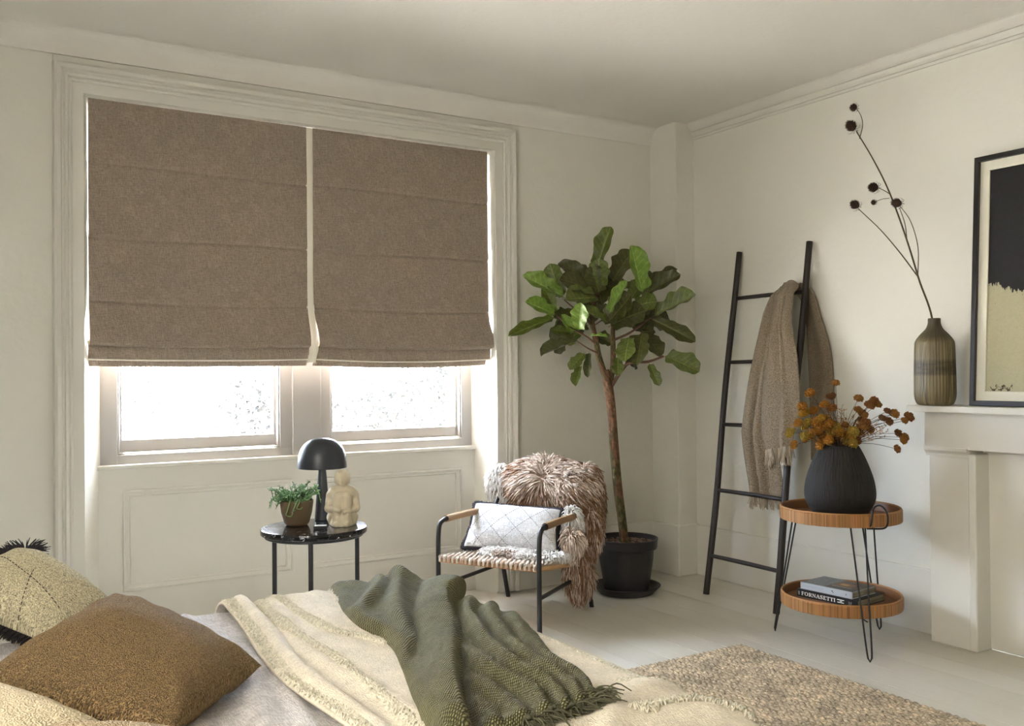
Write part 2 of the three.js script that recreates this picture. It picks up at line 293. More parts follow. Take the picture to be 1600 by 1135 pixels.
// ---------- roman blinds ----------
{
  const weave = tex(512, 512, (x, y) => { const a = noise(x / 1.6, y / 14, 1, 0, 0), b = noise(x / 14, y / 1.6, 2, 0, 0), m = fbm(x / 64, y / 64, 3, 3, 8, 8); const v = 0.66 + 0.3 * (0.5 * a + 0.5 * b) + 0.07 * (m - 0.5); return [182 * v, 167 * v, 150 * v]; }, true, 2.2, 2.2);
  const weaveB = tex(512, 512, (x, y) => 255 * (0.5 * noise(x / 1.6, y / 12, 1) + 0.5 * noise(x / 12, y / 1.6, 2)), false, 2.2, 2.2);
  const fabric = std([1.05, 1.0, 0.98], 0.95, { map: weave, bumpMap: weaveB, bumpScale: 0.0022, name: 'blind fabric' });
  const lining = std([0.78, 0.73, 0.62], 0.9, { name: 'cream lining' });
  const seams = [2.302, 1.955, 1.648];
  function panel(xl, xr, phase) {
    const W = xr - xl;
    return thickSheet((s, t) => {
      const y = lerp(2.607, 1.437, t), low = sstep(1.68, 1.46, y);
      let z = 0.004 * Math.sin(3.1 * s + phase + 2 * y) * sstep(2.6, 2.2, y);
      for (const q of seams) { const d = (y - q + 0.006 * Math.sin(5 * s + q * 7)) / 0.008; z -= 0.009 * Math.exp(-d * d); const e = (y - q - 0.03) / 0.045; z += 0.004 * Math.exp(-e * e); }
      z += 0.03 * low + 0.006 * low * Math.sin(9 * s + phase);
      const curl = sstep(0.985, 1, t); z -= 0.026 * curl * curl;
      const shift = phase > 1 ? 0.022 * low * (1 - s) + 0.026 * low * low * s : 0.010 * low * s;   // the lower pleats spring sideways
      return [xl + W * s + shift, y + 0.010 * Math.sin(Math.PI * s) * low * -1 + 0.004 * curl, -4.762 + z];
    }, 90, 160, 0.004, (s, t) => [W * s, 1.17 * t]);
  }
  function blind(label, xl, xr, phase) {
    const b = thing('roman_blind', label, 'blind', [0, 0, 0], 0, 'roman blinds at the window');
    part(b, 'fabric_panel', panel(xl, xr, phase), fabric);
    const W = xr - xl, sag = (s) => -0.012 * Math.sin(Math.PI * s) * (phase > 1 ? 1 : 0.3);
    part(b, 'pleat', thickSheet((s, t) => [xl - 0.004 + (W + 0.012) * s, lerp(1.465, 1.373, t) + sag(s), -4.768 + 0.014 * Math.sin(Math.PI * t) ], 50, 14, 0.004, (s, t) => [W * s, 0.1 * t]), fabric);
    part(b, 'pleat_edge_glow', tube([[xl - 0.004, 1.376, -4.759], [xl + W * 0.33, 1.374 + sag(0.33), -4.759], [xl + W * 0.66, 1.374 + sag(0.66), -4.759], [xr + 0.008, 1.376, -4.759]], 0.0045, 30, 6), lining);  // cream line painted in for daylight showing through between the folds
    part(b, 'pleat', thickSheet((s, t) => [xl + (W - (phase > 1 ? 0.014 : 0)) * s, lerp(1.41, 1.345, t) + sag(s) * 1.2, -4.782 + 0.012 * Math.sin(Math.PI * t)], 50, 10, 0.004, (s, t) => [W * s, 0.06 * t]), fabric);
    part(b, 'headrail', box(xl, xr, 2.572, 2.608, -4.81, -4.772, 0.004), lining);
    return b;
  }
  blind('taupe woven roman blind over the left pane, part lowered, hem level', 0.606, 1.667, 0.4);
  const rb = blind('taupe woven roman blind over the right pane, with a cream left edge', 1.702, 2.776, 1.7);
  part(rb, 'cream_edge', thickSheet((s, t) => { const y = lerp(2.606, 1.36, t), low = sstep(1.72, 1.46, y); return [lerp(1.664, 1.703, s) + lerp(0.014, 0.02, s) * low - 0.016 * sstep(1.44, 1.36, y) - 0.003 * Math.sin(4 * y) * sstep(2.6, 2.3, y), y, -4.763 + 0.012 * low + 0.004 * Math.sin(Math.PI * s)]; }, 6, 80, 0.003), lining, 'cream edging strip');
}

// ---------- black marble side table and the things on it ----------
{
  const TX = 1.337, TZ = -3.745, TY = 0.663;
  const marble = tex(512, 512, (x, y) => {
    const w = fbm(x / 70, y / 70, 2, 5), w2 = fbm(x / 40 + 5, y / 40, 8, 4);
    const v1 = Math.pow(1 - Math.abs(Math.sin(x / 46 + y / 90 + 9 * w)), 14), v2 = Math.pow(1 - Math.abs(Math.sin(x / 80 - y / 34 + 12 * w2)), 30) * 0.7, v3 = Math.pow(1 - Math.abs(Math.sin(x / 21 + y / 60 + 15 * w)), 40) * 0.35;
    const v = clamp(1.3 * v1 * sstep(0.36, 0.52, w2) + 1.2 * v2 + v3, 0, 1), g = 14 + 8 * w; return [g + 215 * v, g + 215 * v, g + 4 + 215 * v];
  }, true, 1, 1);
  const mm = phys([1, 1, 1], 0.12, { map: marble, name: 'black marble' });
  const t = thing('side_table', 'round black marble side table on thin black legs by the window', 'side table', [TX, 0, TZ], -0.5531);
  const top = boxUV(lathe([[0, TY - 0.026], [0.214, TY - 0.026], [0.2175, TY - 0.023], [0.2185, TY - 0.013], [0.2175, TY - 0.003], [0.214, TY], [0, TY]], 72)); { const uv = top.attributes.uv; for (let i = 0; i < uv.count; i++) uv.setXY(i, uv.getX(i) * 2.2 + 0.3, uv.getY(i) * 2.2 + 0.1); }
  part(t, 'table_top', top, mm);
  part(t, 'ring', new THREE.TorusGeometry(0.196, 0.007, 8, 64).rotateX(Math.PI / 2).translate(0, TY - 0.033, 0), M.black);
  for (const a of [202, 82, 322]) { const x = 0.2 * Math.cos(a * Math.PI / 180), z = 0.2 * Math.sin(a * Math.PI / 180); part(t, 'leg', box(x - 0.0085, x + 0.0085, 0, TY - 0.028, z - 0.0085, z + 0.0085, 0.002), M.black); }

  // mushroom lamp
  const lamp = thing('table_lamp', 'matt black mushroom shaped lamp on the marble table', 'lamp', [1.428, TY, -3.895], -0.5531);
  const shell = [[0.0, 0.3565], [0.03, 0.354], [0.058, 0.344], [0.081, 0.325], [0.096, 0.299], [0.1035, 0.268], [0.106, 0.238], [0.1055, 0.227], [0.103, 0.227], [0.1025, 0.24], [0.099, 0.268], [0.091, 0.297], [0.076, 0.322], [0.055, 0.339], [0.0, 0.35]];
  const lm = phys([0.022, 0.026, 0.036], 0.36, { name: 'matt black lamp', clearcoat: 0.25, clearcoatRoughness: 0.4 });
  part(lamp, 'shade', lathe(smoothProfile(shell, 90), 72), lm);
  part(lamp, 'stem', lathe([[0, 0], [0.0335, 0], [0.035, 0.003], [0.034, 0.008], [0.0175, 0.205], [0.0165, 0.222], [0.016, 0.30], [0, 0.30]], 48), lm);
  part(lamp, 'collar', lathe([[0.0165, 0.218], [0.019, 0.219], [0.019, 0.227], [0.0165, 0.228]], 40), std([0.45, 0.43, 0.4], 0.35, { metalness: 0.8 }));

  // small potted plant
  const pp = thing('potted_plant', 'small trailing green plant in a brown clay pot on the marble table', 'plant', [1.288, TY, -3.822], -0.5531);
  const clay = std([0.14, 0.095, 0.05], 0.55, { bumpMap: tex(256, 256, (x, y) => 255 * fbm(x / 16, y / 16, 3, 3, 16, 16), false, 2, 2), bumpScale: 0.0012, name: 'brown glazed clay' });
  part(pp, 'pot', lathe([[0, 0], [0.04, 0], [0.047, 0.004], [0.052, 0.012], [0.064, 0.055], [0.0695, 0.098], [0.070, 0.104], [0.068, 0.106], [0.0655, 0.104], [0.062, 0.085], [0, 0.085]], 56), clay);
  part(pp, 'soil', lathe([[0, 0.09], [0.03, 0.092], [0.062, 0.088]], 30), std([0.03, 0.022, 0.016], 1));
  const gm = [std([0.16, 0.25, 0.13], 0.55, { vertexColors: true, name: 'fleshy green' })];
  const stems = [];
  seed = 311;
  for (let i = 0; i < 58; i++) {
    const a = rr(0, 6.283), R = rr(0.006, 0.056), out = rr(0.02, 0.062), up = rr(0.004, 0.07) * (1 - R * 5), x0 = R * Math.cos(a), z0 = R * Math.sin(a);
    const pts = [[x0, 0.088, z0], [x0 + 0.4 * out * Math.cos(a), 0.105 + up * 0.6, z0 + 0.4 * out * Math.sin(a)], [x0 + out * Math.cos(a), 0.105 + up, z0 + out * Math.sin(a)], [x0 + 1.35 * out * Math.cos(a + rr(-0.5, 0.5)), 0.105 + up - rr(-0.025, 0.05), z0 + 1.35 * out * Math.sin(a + rr(-0.5, 0.5))]];
    const c = rr(0.4, 1.7), g = [tint(taper(pts, [0.0026, 0.0034, 0.0032, 0.001], 6, 9), c * 0.8, c, c * 0.8)];
    const cv = new THREE.CatmullRomCurve3(pts.map((p) => V(...p)));
    for (let k = 0; k < 13; k++) { const q = cv.getPoint(rr(0.2, 1)), d = V(rr(-1, 1), rr(-0.4, 1), rr(-1, 1)).normalize().multiplyScalar(rr(0.007, 0.015)), cc = rr(0.55, 2.2); g.push(tint(taper([q, q.clone().addScaledVector(d, 0.6), q.clone().add(d)], [0.0014, 0.0026, 0.0008], 5, 3), cc * 0.9, cc, cc * 0.85)); }
    stems.push(...g);
  }
  for (const [ax, az, dr] of [[-0.012, 0.062, 1], [0.026, 0.058, 0.55]]) stems.push(tint(taper([[ax * 0.6, 0.095, az * 0.6], [ax, 0.112, az], [ax * 1.1, 0.112 - 0.014 * dr, az + 0.012], [ax * 1.1 - 0.008, 0.112 - 0.042 * dr, az + 0.014], [ax - 0.016 * dr, 0.112 - 0.06 * dr, az + 0.008], [ax + 0.006, 0.112 - 0.064 * dr, az + 0.012], [ax + 0.014, 0.112 - 0.05 * dr, az + 0.012]], [0.002, 0.0026, 0.0028, 0.0026, 0.0024, 0.002], 7, 16), 1.3, 1.3, 0.9));
  part(pp, 'foliage', stems, gm[0], undefined, 'stuff');

  // seated figurine
  const fg = thing('figurine', 'cream stone figurine of a crouching figure hugging its knees', 'figurine', [1.452, TY, -3.722], -0.5531 + 0.12);
  const bone = (a, b, ra, rb) => ({ a: V(...a), b: V(...b), ra, rb });
  const bones = [
    bone([0.0, 0.03, -0.026], [0, 0.06, -0.03], 0.057, 0.06), bone([0, 0.06, -0.032], [0, 0.125, -0.022], 0.06, 0.047), bone([-0.025, 0.126, -0.016], [0.025, 0.126, -0.016], 0.037, 0.037),
    bone([-0.036, 0.03, -0.012], [-0.03, 0.045, 0.005], 0.03, 0.026), bone([0.036, 0.03, -0.012], [0.03, 0.045, 0.005], 0.03, 0.026),
    bone([0, 0.15, -0.008], [0, 0.172, -0.002], 0.018, 0.017), bone([0, 0.188, -0.002], [0, 0.204, -0.004], 0.0295, 0.0285), bone([0, 0.184, 0.012], [0, 0.178, 0.014], 0.0185, 0.015),
    bone([-0.024, 0.182, -0.006], [-0.021, 0.203, -0.002], 0.0095, 0.011), bone([0.024, 0.182, -0.006], [0.021, 0.203, -0.002], 0.0095, 0.011), bone([0, 0.19, 0.0285], [0, 0.184, 0.0315], 0.0025, 0.0042), bone([-0.006, 0.1735, 0.0265], [0.006, 0.1735, 0.0265], 0.002, 0.002),
    bone([-0.024, 0.04, -0.01], [-0.0165, 0.120, 0.034], 0.025, 0.0215), bone([0.024, 0.04, -0.01], [0.0165, 0.120, 0.034], 0.025, 0.0215),
    bone([-0.0165, 0.118, 0.035], [-0.0195, 0.02, 0.042], 0.0215, 0.019), bone([0.0165, 0.118, 0.035], [0.0195, 0.02, 0.042], 0.0215, 0.019),
    bone([-0.02, 0.012, 0.036], [-0.021, 0.010, 0.064], 0.016, 0.0125), bone([0.02, 0.012, 0.036], [0.021, 0.010, 0.064], 0.016, 0.0125),
    bone([-0.048, 0.124, -0.016], [-0.056, 0.07, 0.004], 0.0205, 0.0175), bone([0.048, 0.124, -0.016], [0.056, 0.07, 0.004], 0.0205, 0.0175),
    bone([-0.056, 0.07, 0.004], [-0.012, 0.070, 0.06], 0.0165, 0.0105), bone([0.056, 0.07, 0.004], [0.012, 0.064, 0.06], 0.0165, 0.0105),
    bone([0, 0.006, -0.008], [0, 0.008, 0.024], 0.058, 0.046),
  ];
  part(fg, 'body', blob(bones, 0.13, V(0, 0.115, 0), 0.006, 90, 0), std([0.64, 0.56, 0.41], 0.7, { bumpMap: tex(256, 256, (x, y) => 255 * fbm(x / 10, y / 10, 6, 3), false, 3, 3), bumpScale: 0.0016, name: 'cream stone' }));
  // small remote lying at the front of the table
  const rm = thing('matchbox', 'small black box with a pale label lying on the marble table', 'box', [1.336, TY, -3.668], -0.42);
  part(rm, 'case', box(-0.027, 0.027, 0, 0.014, -0.017, 0.017, 0.002), std([0.015, 0.015, 0.018], 0.5));
  part(rm, 'label_paper', box(-0.024, 0.024, 0.0138, 0.0152, -0.0155, 0.0145, 0.0004, 1), std([0.62, 0.62, 0.62], 0.6), 'pale grey label');
}

// smooth union of tapered capsules, meshed
function blob(bones, half, centre, k, N, wob = 0) {
  const mc = new MarchingCubes(N, M.black, false, false, 200000);
  mc.isolation = 0; const p = V(0, 0, 0), ab = V(0, 0, 0), hs = N / 2;
  for (let z = 0; z < N; z++) for (let y = 0; y < N; y++) for (let x = 0; x < N; x++) {
    p.set((x - hs) / hs * half + centre.x, (y - hs) / hs * half + centre.y, (z - hs) / hs * half + centre.z);
    let d = 1e3;
    for (const b of bones) { ab.copy(b.b).sub(b.a); const t = clamp(p.clone().sub(b.a).dot(ab) / Math.max(1e-9, ab.lengthSq()), 0, 1), q = b.a.clone().addScaledVector(ab, t).distanceTo(p) - lerp(b.ra, b.rb, t); const h = clamp(0.5 + 0.5 * (d - q) / k, 0, 1); d = lerp(d, q, h) - k * h * (1 - h); }
    if (p.y < 0.0005) d = Math.max(d, 0.0005 - p.y);
    mc.field[x + y * N + z * N * N] = -d;
  }
  mc.update();
  const n = mc.count, pos = mc.positionArray.slice(0, n * 3), nor = mc.normalArray.slice(0, n * 3);
  for (let i = 0; i < n; i++) { pos[i * 3] = pos[i * 3] * half + centre.x; pos[i * 3 + 1] = pos[i * 3 + 1] * half + centre.y; pos[i * 3 + 2] = pos[i * 3 + 2] * half + centre.z; }
  let g = new THREE.BufferGeometry(); g.setAttribute('position', new THREE.BufferAttribute(pos, 3));
  g = mergeVertices(g, 1e-5); g.computeVertexNormals(); return boxUV(g);
}

// ---------- ladder ----------
{
  const ld = thing('ladder', 'black wooden blanket ladder leaning against the right wall', 'ladder', [3.8, 0, -4.03]);
  const w = std([0.019, 0.0125, 0.0105], 0.5, { bumpMap: tex(128, 512, (x, y) => 255 * fbm(x / 10, y / 60, 4, 3), false, 1, 1), bumpScale: 0.002, name: 'black stained wood' });
  const L = (t) => V(0.335 * t * 0.96, 2.012 * t, -0.02 * t), R = (t) => V(0.335 * t * 0.96, 2.012 * t, 0.53 - 0.025 * t);
  const rail = (f, ph) => taper(Array.from({ length: 9 }, (_, i) => { const t = i / 8, p = f(t); p.z += 0.008 * Math.sin(t * 7 + ph) * Math.sin(Math.PI * t); p.x += 0.004 * Math.sin(t * 5 + ph); return p; }), [0.0185, 0.0195, 0.018, 0.019, 0.0175], 12, 48);
  part(ld, 'rail', rail(L, 0.4), w); part(ld, 'rail', rail(R, 2.2), w);
  for (const t of [0.86, 0.67, 0.4875, 0.2975, 0.11]) { const a = L(t), b = R(t); part(ld, 'rung', taper([a, a.clone().lerp(b, 0.5).add(V(0, 0.002, 0)), b], [0.0115, 0.0125, 0.0115], 10, 10), w); }
}

// ---------- fireplace, framed print, bottle vase with teasels ----------
{
  const fp = thing('fireplace', 'pale painted fireplace surround with a boarded opening on the right wall', 'fireplace');
  const paint = std([0.74, 0.715, 0.64], 0.5, { name: 'fireplace paint' });
  for (const [a, b, s] of [[-2.752, -2.548, 1], [-1.33, -1.126, -1]]) {
    part(fp, 'jamb', box(4.042, 4.17, 0, 0.9, a, b, 0.004), paint);
    const i = s > 0 ? b : a;
    part(fp, 'bead', box(4.032, 4.17, 0, 0.905, s > 0 ? i - 0.002 : i - 0.036, s > 0 ? i + 0.036 : i + 0.002, 0.008, 3), paint);
    const cap = [[4.036, 0.888], [4.032, 0.9], [4.02, 0.915], [4.016, 0.93], [4.17, 0.93], [4.17, 0.888]];
    const sh = new THREE.Shape(cap.map(([x, y]) => new THREE.Vector2(x, y)));
    part(fp, 'capital', boxUV(new THREE.ExtrudeGeometry(sh, { depth: b - a + 0.014, bevelEnabled: false }).translate(0, 0, a - 0.012)), paint);
  }
  part(fp, 'frieze', box(4.028, 4.17, 0.924, 1.1, -2.766, -1.112, 0.004), paint);
  part(fp, 'mantel_shelf', box(3.95, 4.17, 1.096, 1.1275, -2.808, -1.07, 0.006, 3), paint);
  part(fp, 'boarded_panel', box(4.138, 4.18, 0.007, 0.93, -2.52, -1.36, 0.001), paint);

  const fr = thing('framed_print', 'black framed abstract print leaning on the mantelpiece', 'picture', [4.062, 1.128, -2.54], -Math.PI / 2);
  fr.rotation.order = 'YXZ'; fr.rotation.x = -0.058;
  const W = 0.86, H = 1.15, fb = std([0.015, 0.012, 0.013], 0.35);
  const fprof = [[0, 0], [0, 0.028], [0.002, 0.03], [0.022, 0.03], [0.024, 0.028], [0.024, 0.012]];
  part(fr, 'frame', moulding([[0, 0], [0, H], [W, H], [W, 0]], true, fprof), fb);
  part(fr, 'backing_board', box(0.004, W - 0.004, 0.004, H - 0.004, 0.0, 0.006, 0), std([0.2, 0.16, 0.11], 0.9));
  part(fr, 'mat_board', moulding([[0.022, 0.022], [0.022, H - 0.022], [W - 0.022, H - 0.022], [W - 0.022, 0.022]], true, [[0, 0.014], [0.044, 0.014], [0.046, 0.011], [0.046, 0.008]]), std([0.70, 0.67, 0.55], 0.85));
  const iw = W - 0.13, ih = H - 0.13, paper = tex(512, 700, (x, y) => {
    const u = x / 512, v = y / 700, edge = 0.475 - 0.05 * sstep(0, 0.22, u) * (1 - 0.5 * sstep(0.5, 1, u)) + 0.03 * (fbm(x / 18, 3, 1, 4) - 0.5) + 0.016 * (noise(x / 4, 9) - 0.5) + 0.02 * Math.sin(u * 9), dr = noise(x / 3, y / 26, 4) > 0.74 && v > edge - 0.03 * noise(x / 9, 2) ? 0.02 : 0;
    const g = 6 * (noise(x / 5, y / 5) - 0.5), sp = noise(x / 2.2, y / 2.2, 8) > 0.985 && v < edge && v > edge - 0.2 ? 1 : 0;
    if (v > edge - dr || sp) return [22 + g, 18 + g, 17 + g];
    const sx = u - 0.03, sy = v - 0.004; if (sx > 0 && sx < 0.14 && sy > 0 && sy < 0.028 && Math.abs(Math.sin(sx * 130 + 4 * noise(x / 6, y / 6)) * 0.011 + 0.014 - sy) < 0.0045) return [70, 62, 45];
    return [176 + g, 170 + g, 138 + g];
  });
  const pg = new THREE.PlaneGeometry(iw, ih).translate(W / 2, H / 2, 0.009);
  part(fr, 'print', pg, std([0.95, 0.95, 0.95], 0.8, { map: paper, name: 'abstract print' }));

  const bv = thing('bottle_vase', 'ribbed olive brown bottle vase at the end of the mantelpiece', 'vase', [4.004, 1.1275, -2.69]);
  const prof = smoothProfile([[0.0, 0], [0.06, 0.0], [0.078, 0.006], [0.089, 0.035], [0.091, 0.1], [0.0895, 0.2], [0.087, 0.28], [0.084, 0.302], [0.062, 0.335], [0.038, 0.362], [0.0285, 0.388], [0.0275, 0.409], [0.025, 0.411], [0.022, 0.409], [0.022, 0.37]], 70);
  const vg = lathe(prof, 160); { const p = vg.attributes.position; for (let i = 0; i < p.count; i++) { const a = Math.atan2(p.getZ(i), p.getX(i)), y = p.getY(i), k = sstep(0.01, 0.03, y) * (1 - sstep(0.315, 0.36, y)), r = 1 + 0.014 * k * Math.cos(a * 40); p.setX(i, p.getX(i) * r); p.setZ(i, p.getZ(i) * r); } vg.computeVertexNormals(); const uv = vg.attributes.uv; for (let i = 0; i < uv.count; i++) uv.setXY(i, uv.getX(i), p.getY(i) / 0.411); }
  const glaze = tex(512, 256, (x, y) => {
    const v = y / 256, st = noise(x / 3, y / 70, 2, 0, 0) * 0.55 + noise(x / 9, y / 120, 4) * 0.45, band = sstep(0.33, 0.36, v) * (1 - sstep(0.48, 0.54, v)) * (0.5 + 0.5 * noise(x / 30, y / 5, 7)), rim = sstep(0.72, 0.8, v) * 0.55;
    const k = lerp(0.62 + 0.6 * st, 0.42, clamp(0.75 * band + rim, 0, 0.85)); return [122 * k, 110 * k, 78 * k];
  });
  part(bv, 'body', vg, std([1, 1, 1], 0.45, { map: glaze, name: 'streaked glaze' }));

  const ts = thing('teasel_stem', 'tall dried teasel stem with brown heads in the bottle vase', 'dried flower', [4.004, 1.5, -2.69]);
  const stemM = std([0.085, 0.055, 0.025], 0.8, { name: 'dry stem' }), headM = std([0.045, 0.022, 0.013], 0.95, { name: 'teasel head' });
  const q = (y, z, dx = 0) => [dx - 0.004, y - 1.5, z + 2.69];
  part(ts, 'stem', [
    taper([q(1.22, -2.685), q(1.541, -2.699), q(1.718, -2.761), q(1.894, -2.817), q(2.057, -2.875), q(2.21, -2.938), q(2.369, -3.021), q(2.52, -3.118, 0.01)], [0.0048, 0.0045, 0.004, 0.0036, 0.003], 8, 50),
    taper([q(2.475, -3.092), q(2.542, -3.072), q(2.59, -3.082), q(2.63, -3.105)], [0.0022, 0.0016], 6, 14), taper([q(2.165, -2.92), q(2.185, -2.94, -0.02), q(2.2, -2.965, -0.03)], [0.002, 0.0015], 6, 8),
    taper([q(2.144, -2.922), q(2.146, -2.964), q(2.14, -3.0)], [0.0016, 0.0012], 6, 8), taper([q(1.745, -2.772), q(1.868, -2.86, -0.01), q(1.99, -2.959, -0.02), q(2.113, -3.08, -0.03)], [0.0032, 0.0024, 0.002], 7, 22),
    taper([q(1.744, -2.77), q(1.888, -2.762, -0.01), q(2.014, -2.788, -0.03), q(2.09, -2.842, -0.03)], [0.0026, 0.002, 0.0016], 7, 22), taper([q(1.926, -2.827), q(2.004, -2.83, -0.01), q(2.085, -2.852, -0.02)], [0.0026, 0.0018], 6, 12)], stemM);
  seed = 55;
  function teasel(y, z, dx, len, rad, dir) {
    const d = V(...dir).normalize(), g = [], prof2 = smoothProfile([[0, 0], [rad * 0.7, len * 0.12], [rad, len * 0.42], [rad * 0.75, len * 0.8], [0, len]], 18), lg = lathe(prof2, 18); g.push(lg);
    for (let i = 0; i < 260; i++) { const t = rr(0.03, 0.97), a = rr(0, 6.283), r = rad * Math.sin(Math.PI * Math.pow(t, 0.8)) * 0.95 + 0.001, p = V(r * Math.cos(a), t * len, r * Math.sin(a)), o = V(Math.cos(a), 0.9, Math.sin(a)).normalize().multiplyScalar(rad * rr(0.3, 0.55)); g.push(taper([p, p.clone().add(o)], [0.0011, 0.0003], 3, 1)); }
    for (let i = 0; i < 7; i++) { const a = i / 7 * 6.283; g.push(taper([[0, 0, 0], [rad * 1.1 * Math.cos(a), -0.004, rad * 1.1 * Math.sin(a)], [rad * 1.6 * Math.cos(a), 0.012, rad * 1.6 * Math.sin(a)]], [0.0014, 0.001, 0.0003], 4, 4)); }
    const m = mg(g); m.applyQuaternion(new THREE.Quaternion().setFromUnitVectors(V(0, 1, 0), d)); const b = q(y, z, dx); m.translate(b[0] - d.x * len * 0.45, b[1] - d.y * len * 0.45, b[2] - d.z * len * 0.45); part(ts, 'teasel_head', m, headM);
  }
  teasel(2.554, -3.149, 0.01, 0.062, 0.023, [0, 0.75, -0.6]); teasel(2.643, -3.125, 0, 0.036, 0.016, [0.1, 0.3, -0.9]); teasel(2.206, -2.989, -0.03, 0.05, 0.02, [-0.1, 0.25, -0.95]);
  teasel(2.138, -3.013, 0, 0.02, 0.010, [0, 0, -1]); teasel(2.137, -3.1, -0.03, 0.048, 0.019, [-0.1, 0.6, -0.75]); teasel(2.108, -2.862, -0.025, 0.05, 0.019, [-0.1, 0.25, -0.95]);
}

// ---------- two-tier rattan table, black vase, dried flowers, books ----------
{
  const RX = 3.68, RZ = -2.98;
  const tb = thing('side_table', 'two tier round rattan side table on black hairpin legs', 'side table', [RX, 0, RZ], -0.5531);
  const cane = std([0.42, 0.20, 0.068], 0.5, { vertexColors: true, name: 'cane' }), base = std([0.22, 0.095, 0.035], 0.55, { bumpMap: tex(256, 256, (x, y) => 255 * (((x >> 3) + (y >> 3)) % 2 ? 0.35 + 0.4 * noise(x / 3, y / 9) : 0.6 + 0.4 * noise(x / 9, y / 3)), false, 5, 5), bumpScale: 0.002, name: 'woven tray base' });
  seed = 99;
  function tray(name, y0, y1, r) {
    const g = [], n = 290;
    for (let i = 0; i < n; i++) {
      const a0 = (i + 0.06) / n * 6.2832, a1 = (i + 0.94) / n * 6.2832, c = rr(0.6, 1.2), ro = r + rr(-0.0006, 0.0008), ri = r - 0.011;
      const P = [[ro, y0], [ro + 0.0016, y0 + 0.004], [ro + 0.0016, y1 - 0.004], [ro - 0.002, y1], [ri + 0.002, y1], [ri, y1 - 0.003], [ri, y0]], pos = [];
      for (let k = 0; k < P.length - 1; k++) { const A = [P[k][0] * Math.cos(a0), P[k][1], P[k][0] * Math.sin(a0)], B = [P[k][0] * Math.cos(a1), P[k][1], P[k][0] * Math.sin(a1)], C = [P[k + 1][0] * Math.cos(a1), P[k + 1][1], P[k + 1][0] * Math.sin(a1)], D = [P[k + 1][0] * Math.cos(a0), P[k + 1][1], P[k + 1][0] * Math.sin(a0)]; pos.push(...A, ...C, ...B, ...A, ...D, ...C); }
      const s = new THREE.BufferGeometry(); s.setAttribute('position', new THREE.Float32BufferAttribute(pos, 3)); s.computeVertexNormals(); g.push(tint(s, c, c * rr(0.9, 1.08), c * rr(0.8, 1.1)));
    }
    g.push(tint(lathe([[r - 0.0115, y0], [r - 0.001, y0], [r - 0.001, y1 - 0.002], [r - 0.0115, y1 - 0.002], [r - 0.0115, y0]], 72), 0.45, 0.4, 0.35));
    part(tb, name + '_rim', g, cane, 'rim of upright cane strips');
    part(tb, name + '_base', boxUV(lathe([[0, y0 + 0.006], [r - 0.01, y0 + 0.006], [r - 0.01, y0 + 0.016], [0, y0 + 0.016]], 72)), base);
    part(tb, name + '_edging', new THREE.TorusGeometry(r - 0.0055, 0.0042, 8, 96).rotateX(Math.PI / 2).translate(0, y1 + 0.001, 0), cane);
  }
  tray('upper_tray', 0.586, 0.643, 0.277); tray('lower_tray', 0.178, 0.233, 0.277);
  // hairpin legs: two wires that meet at the foot
  const wr = 0.0042;
  const foot = (x, z) => { const dx = x - RX, dz = z - RZ; return [0.851 * dx + 0.5253 * dz, -0.5253 * dx + 0.851 * dz]; };
  for (const [fx, fz] of [[3.51, -2.69], [3.545, -3.27], [3.99, -3.0]]) {
    const [x, z] = foot(fx, fz), l = Math.hypot(x, z), ux = x / l, uz = z / l, k = 0.215;
    const T = (s) => [ux * k - uz * s * 0.034, 0.586, uz * k + ux * s * 0.034], F = (s) => [x - uz * s * 0.0075, 0.014, z + ux * s * 0.0075];
    part(tb, 'leg', [tube([T(1), [lerp(T(1)[0], F(1)[0], 0.5), 0.292, lerp(T(1)[2], F(1)[2], 0.5)], F(1), [x - uz * 0.004, 0.0055, z + ux * 0.004], [x + uz * 0.004, 0.0055, z - ux * 0.004], F(-1), [lerp(T(-1)[0], F(-1)[0], 0.5), 0.292, lerp(T(-1)[2], F(-1)[2], 0.5)], T(-1)], wr, 60, 8), rod([T(1)[0], 0.582, T(1)[2]], [T(-1)[0], 0.582, T(-1)[2]], wr), rod([ux * 0.2, 0.174, uz * 0.2], [ux * 0.31, 0.174, uz * 0.31], wr * 0.8)], M.black);
  }
  part(tb, 'handle', tube([[0.035, 0.58, 0.25], [0.04, 0.597, 0.277], [0.046, 0.64, 0.279], [0.056, 0.672, 0.268], [0.085, 0.684, 0.256], [0.112, 0.67, 0.25], [0.124, 0.64, 0.258], [0.122, 0.597, 0.26], [0.115, 0.58, 0.245], [0.035, 0.578, 0.246]], 0.0042, 60, 8), M.black);

  const carve = tex(512, 256, (x, y) => 255 * (0.25 + 0.75 * Math.pow(noise(x / 5, y / 22, 1) * 0.6 + noise(x / 11, y / 9, 5) * 0.4, 1.5)), false, 2, 1);
  const vp = smoothProfile([[0.0, 0.0], [0.096, 0.0], [0.118, 0.008], [0.146, 0.043], [0.1605, 0.079], [0.1635, 0.113], [0.156, 0.168], [0.136, 0.231], [0.109, 0.295], [0.09, 0.33], [0.086, 0.335], [0.081, 0.332], [0.082, 0.32], [0.1, 0.29]], 80);
  const vs = thing('vase', 'large matt black carved vase standing on the rattan table', 'vase', [RX, 0.6025, RZ], -0.5531);
  const dark = std([0.015, 0.0125, 0.0105], 0.82, { bumpMap: carve, bumpScale: 0.005, name: 'carved black clay' });
  part(vs, 'body', lathe(vp.filter((p, i) => i > 18), 96), dark);
  part(vs, 'foot', lathe(vp.slice(0, 20).map(([r, y]) => [r + 0.0006 * sstep(0, 0.1, r), y]), 96), std([0.016, 0.015, 0.015], 0.5), 'smooth lower band');

  // dried flowers: each a stem with a head
  seed = 1201;
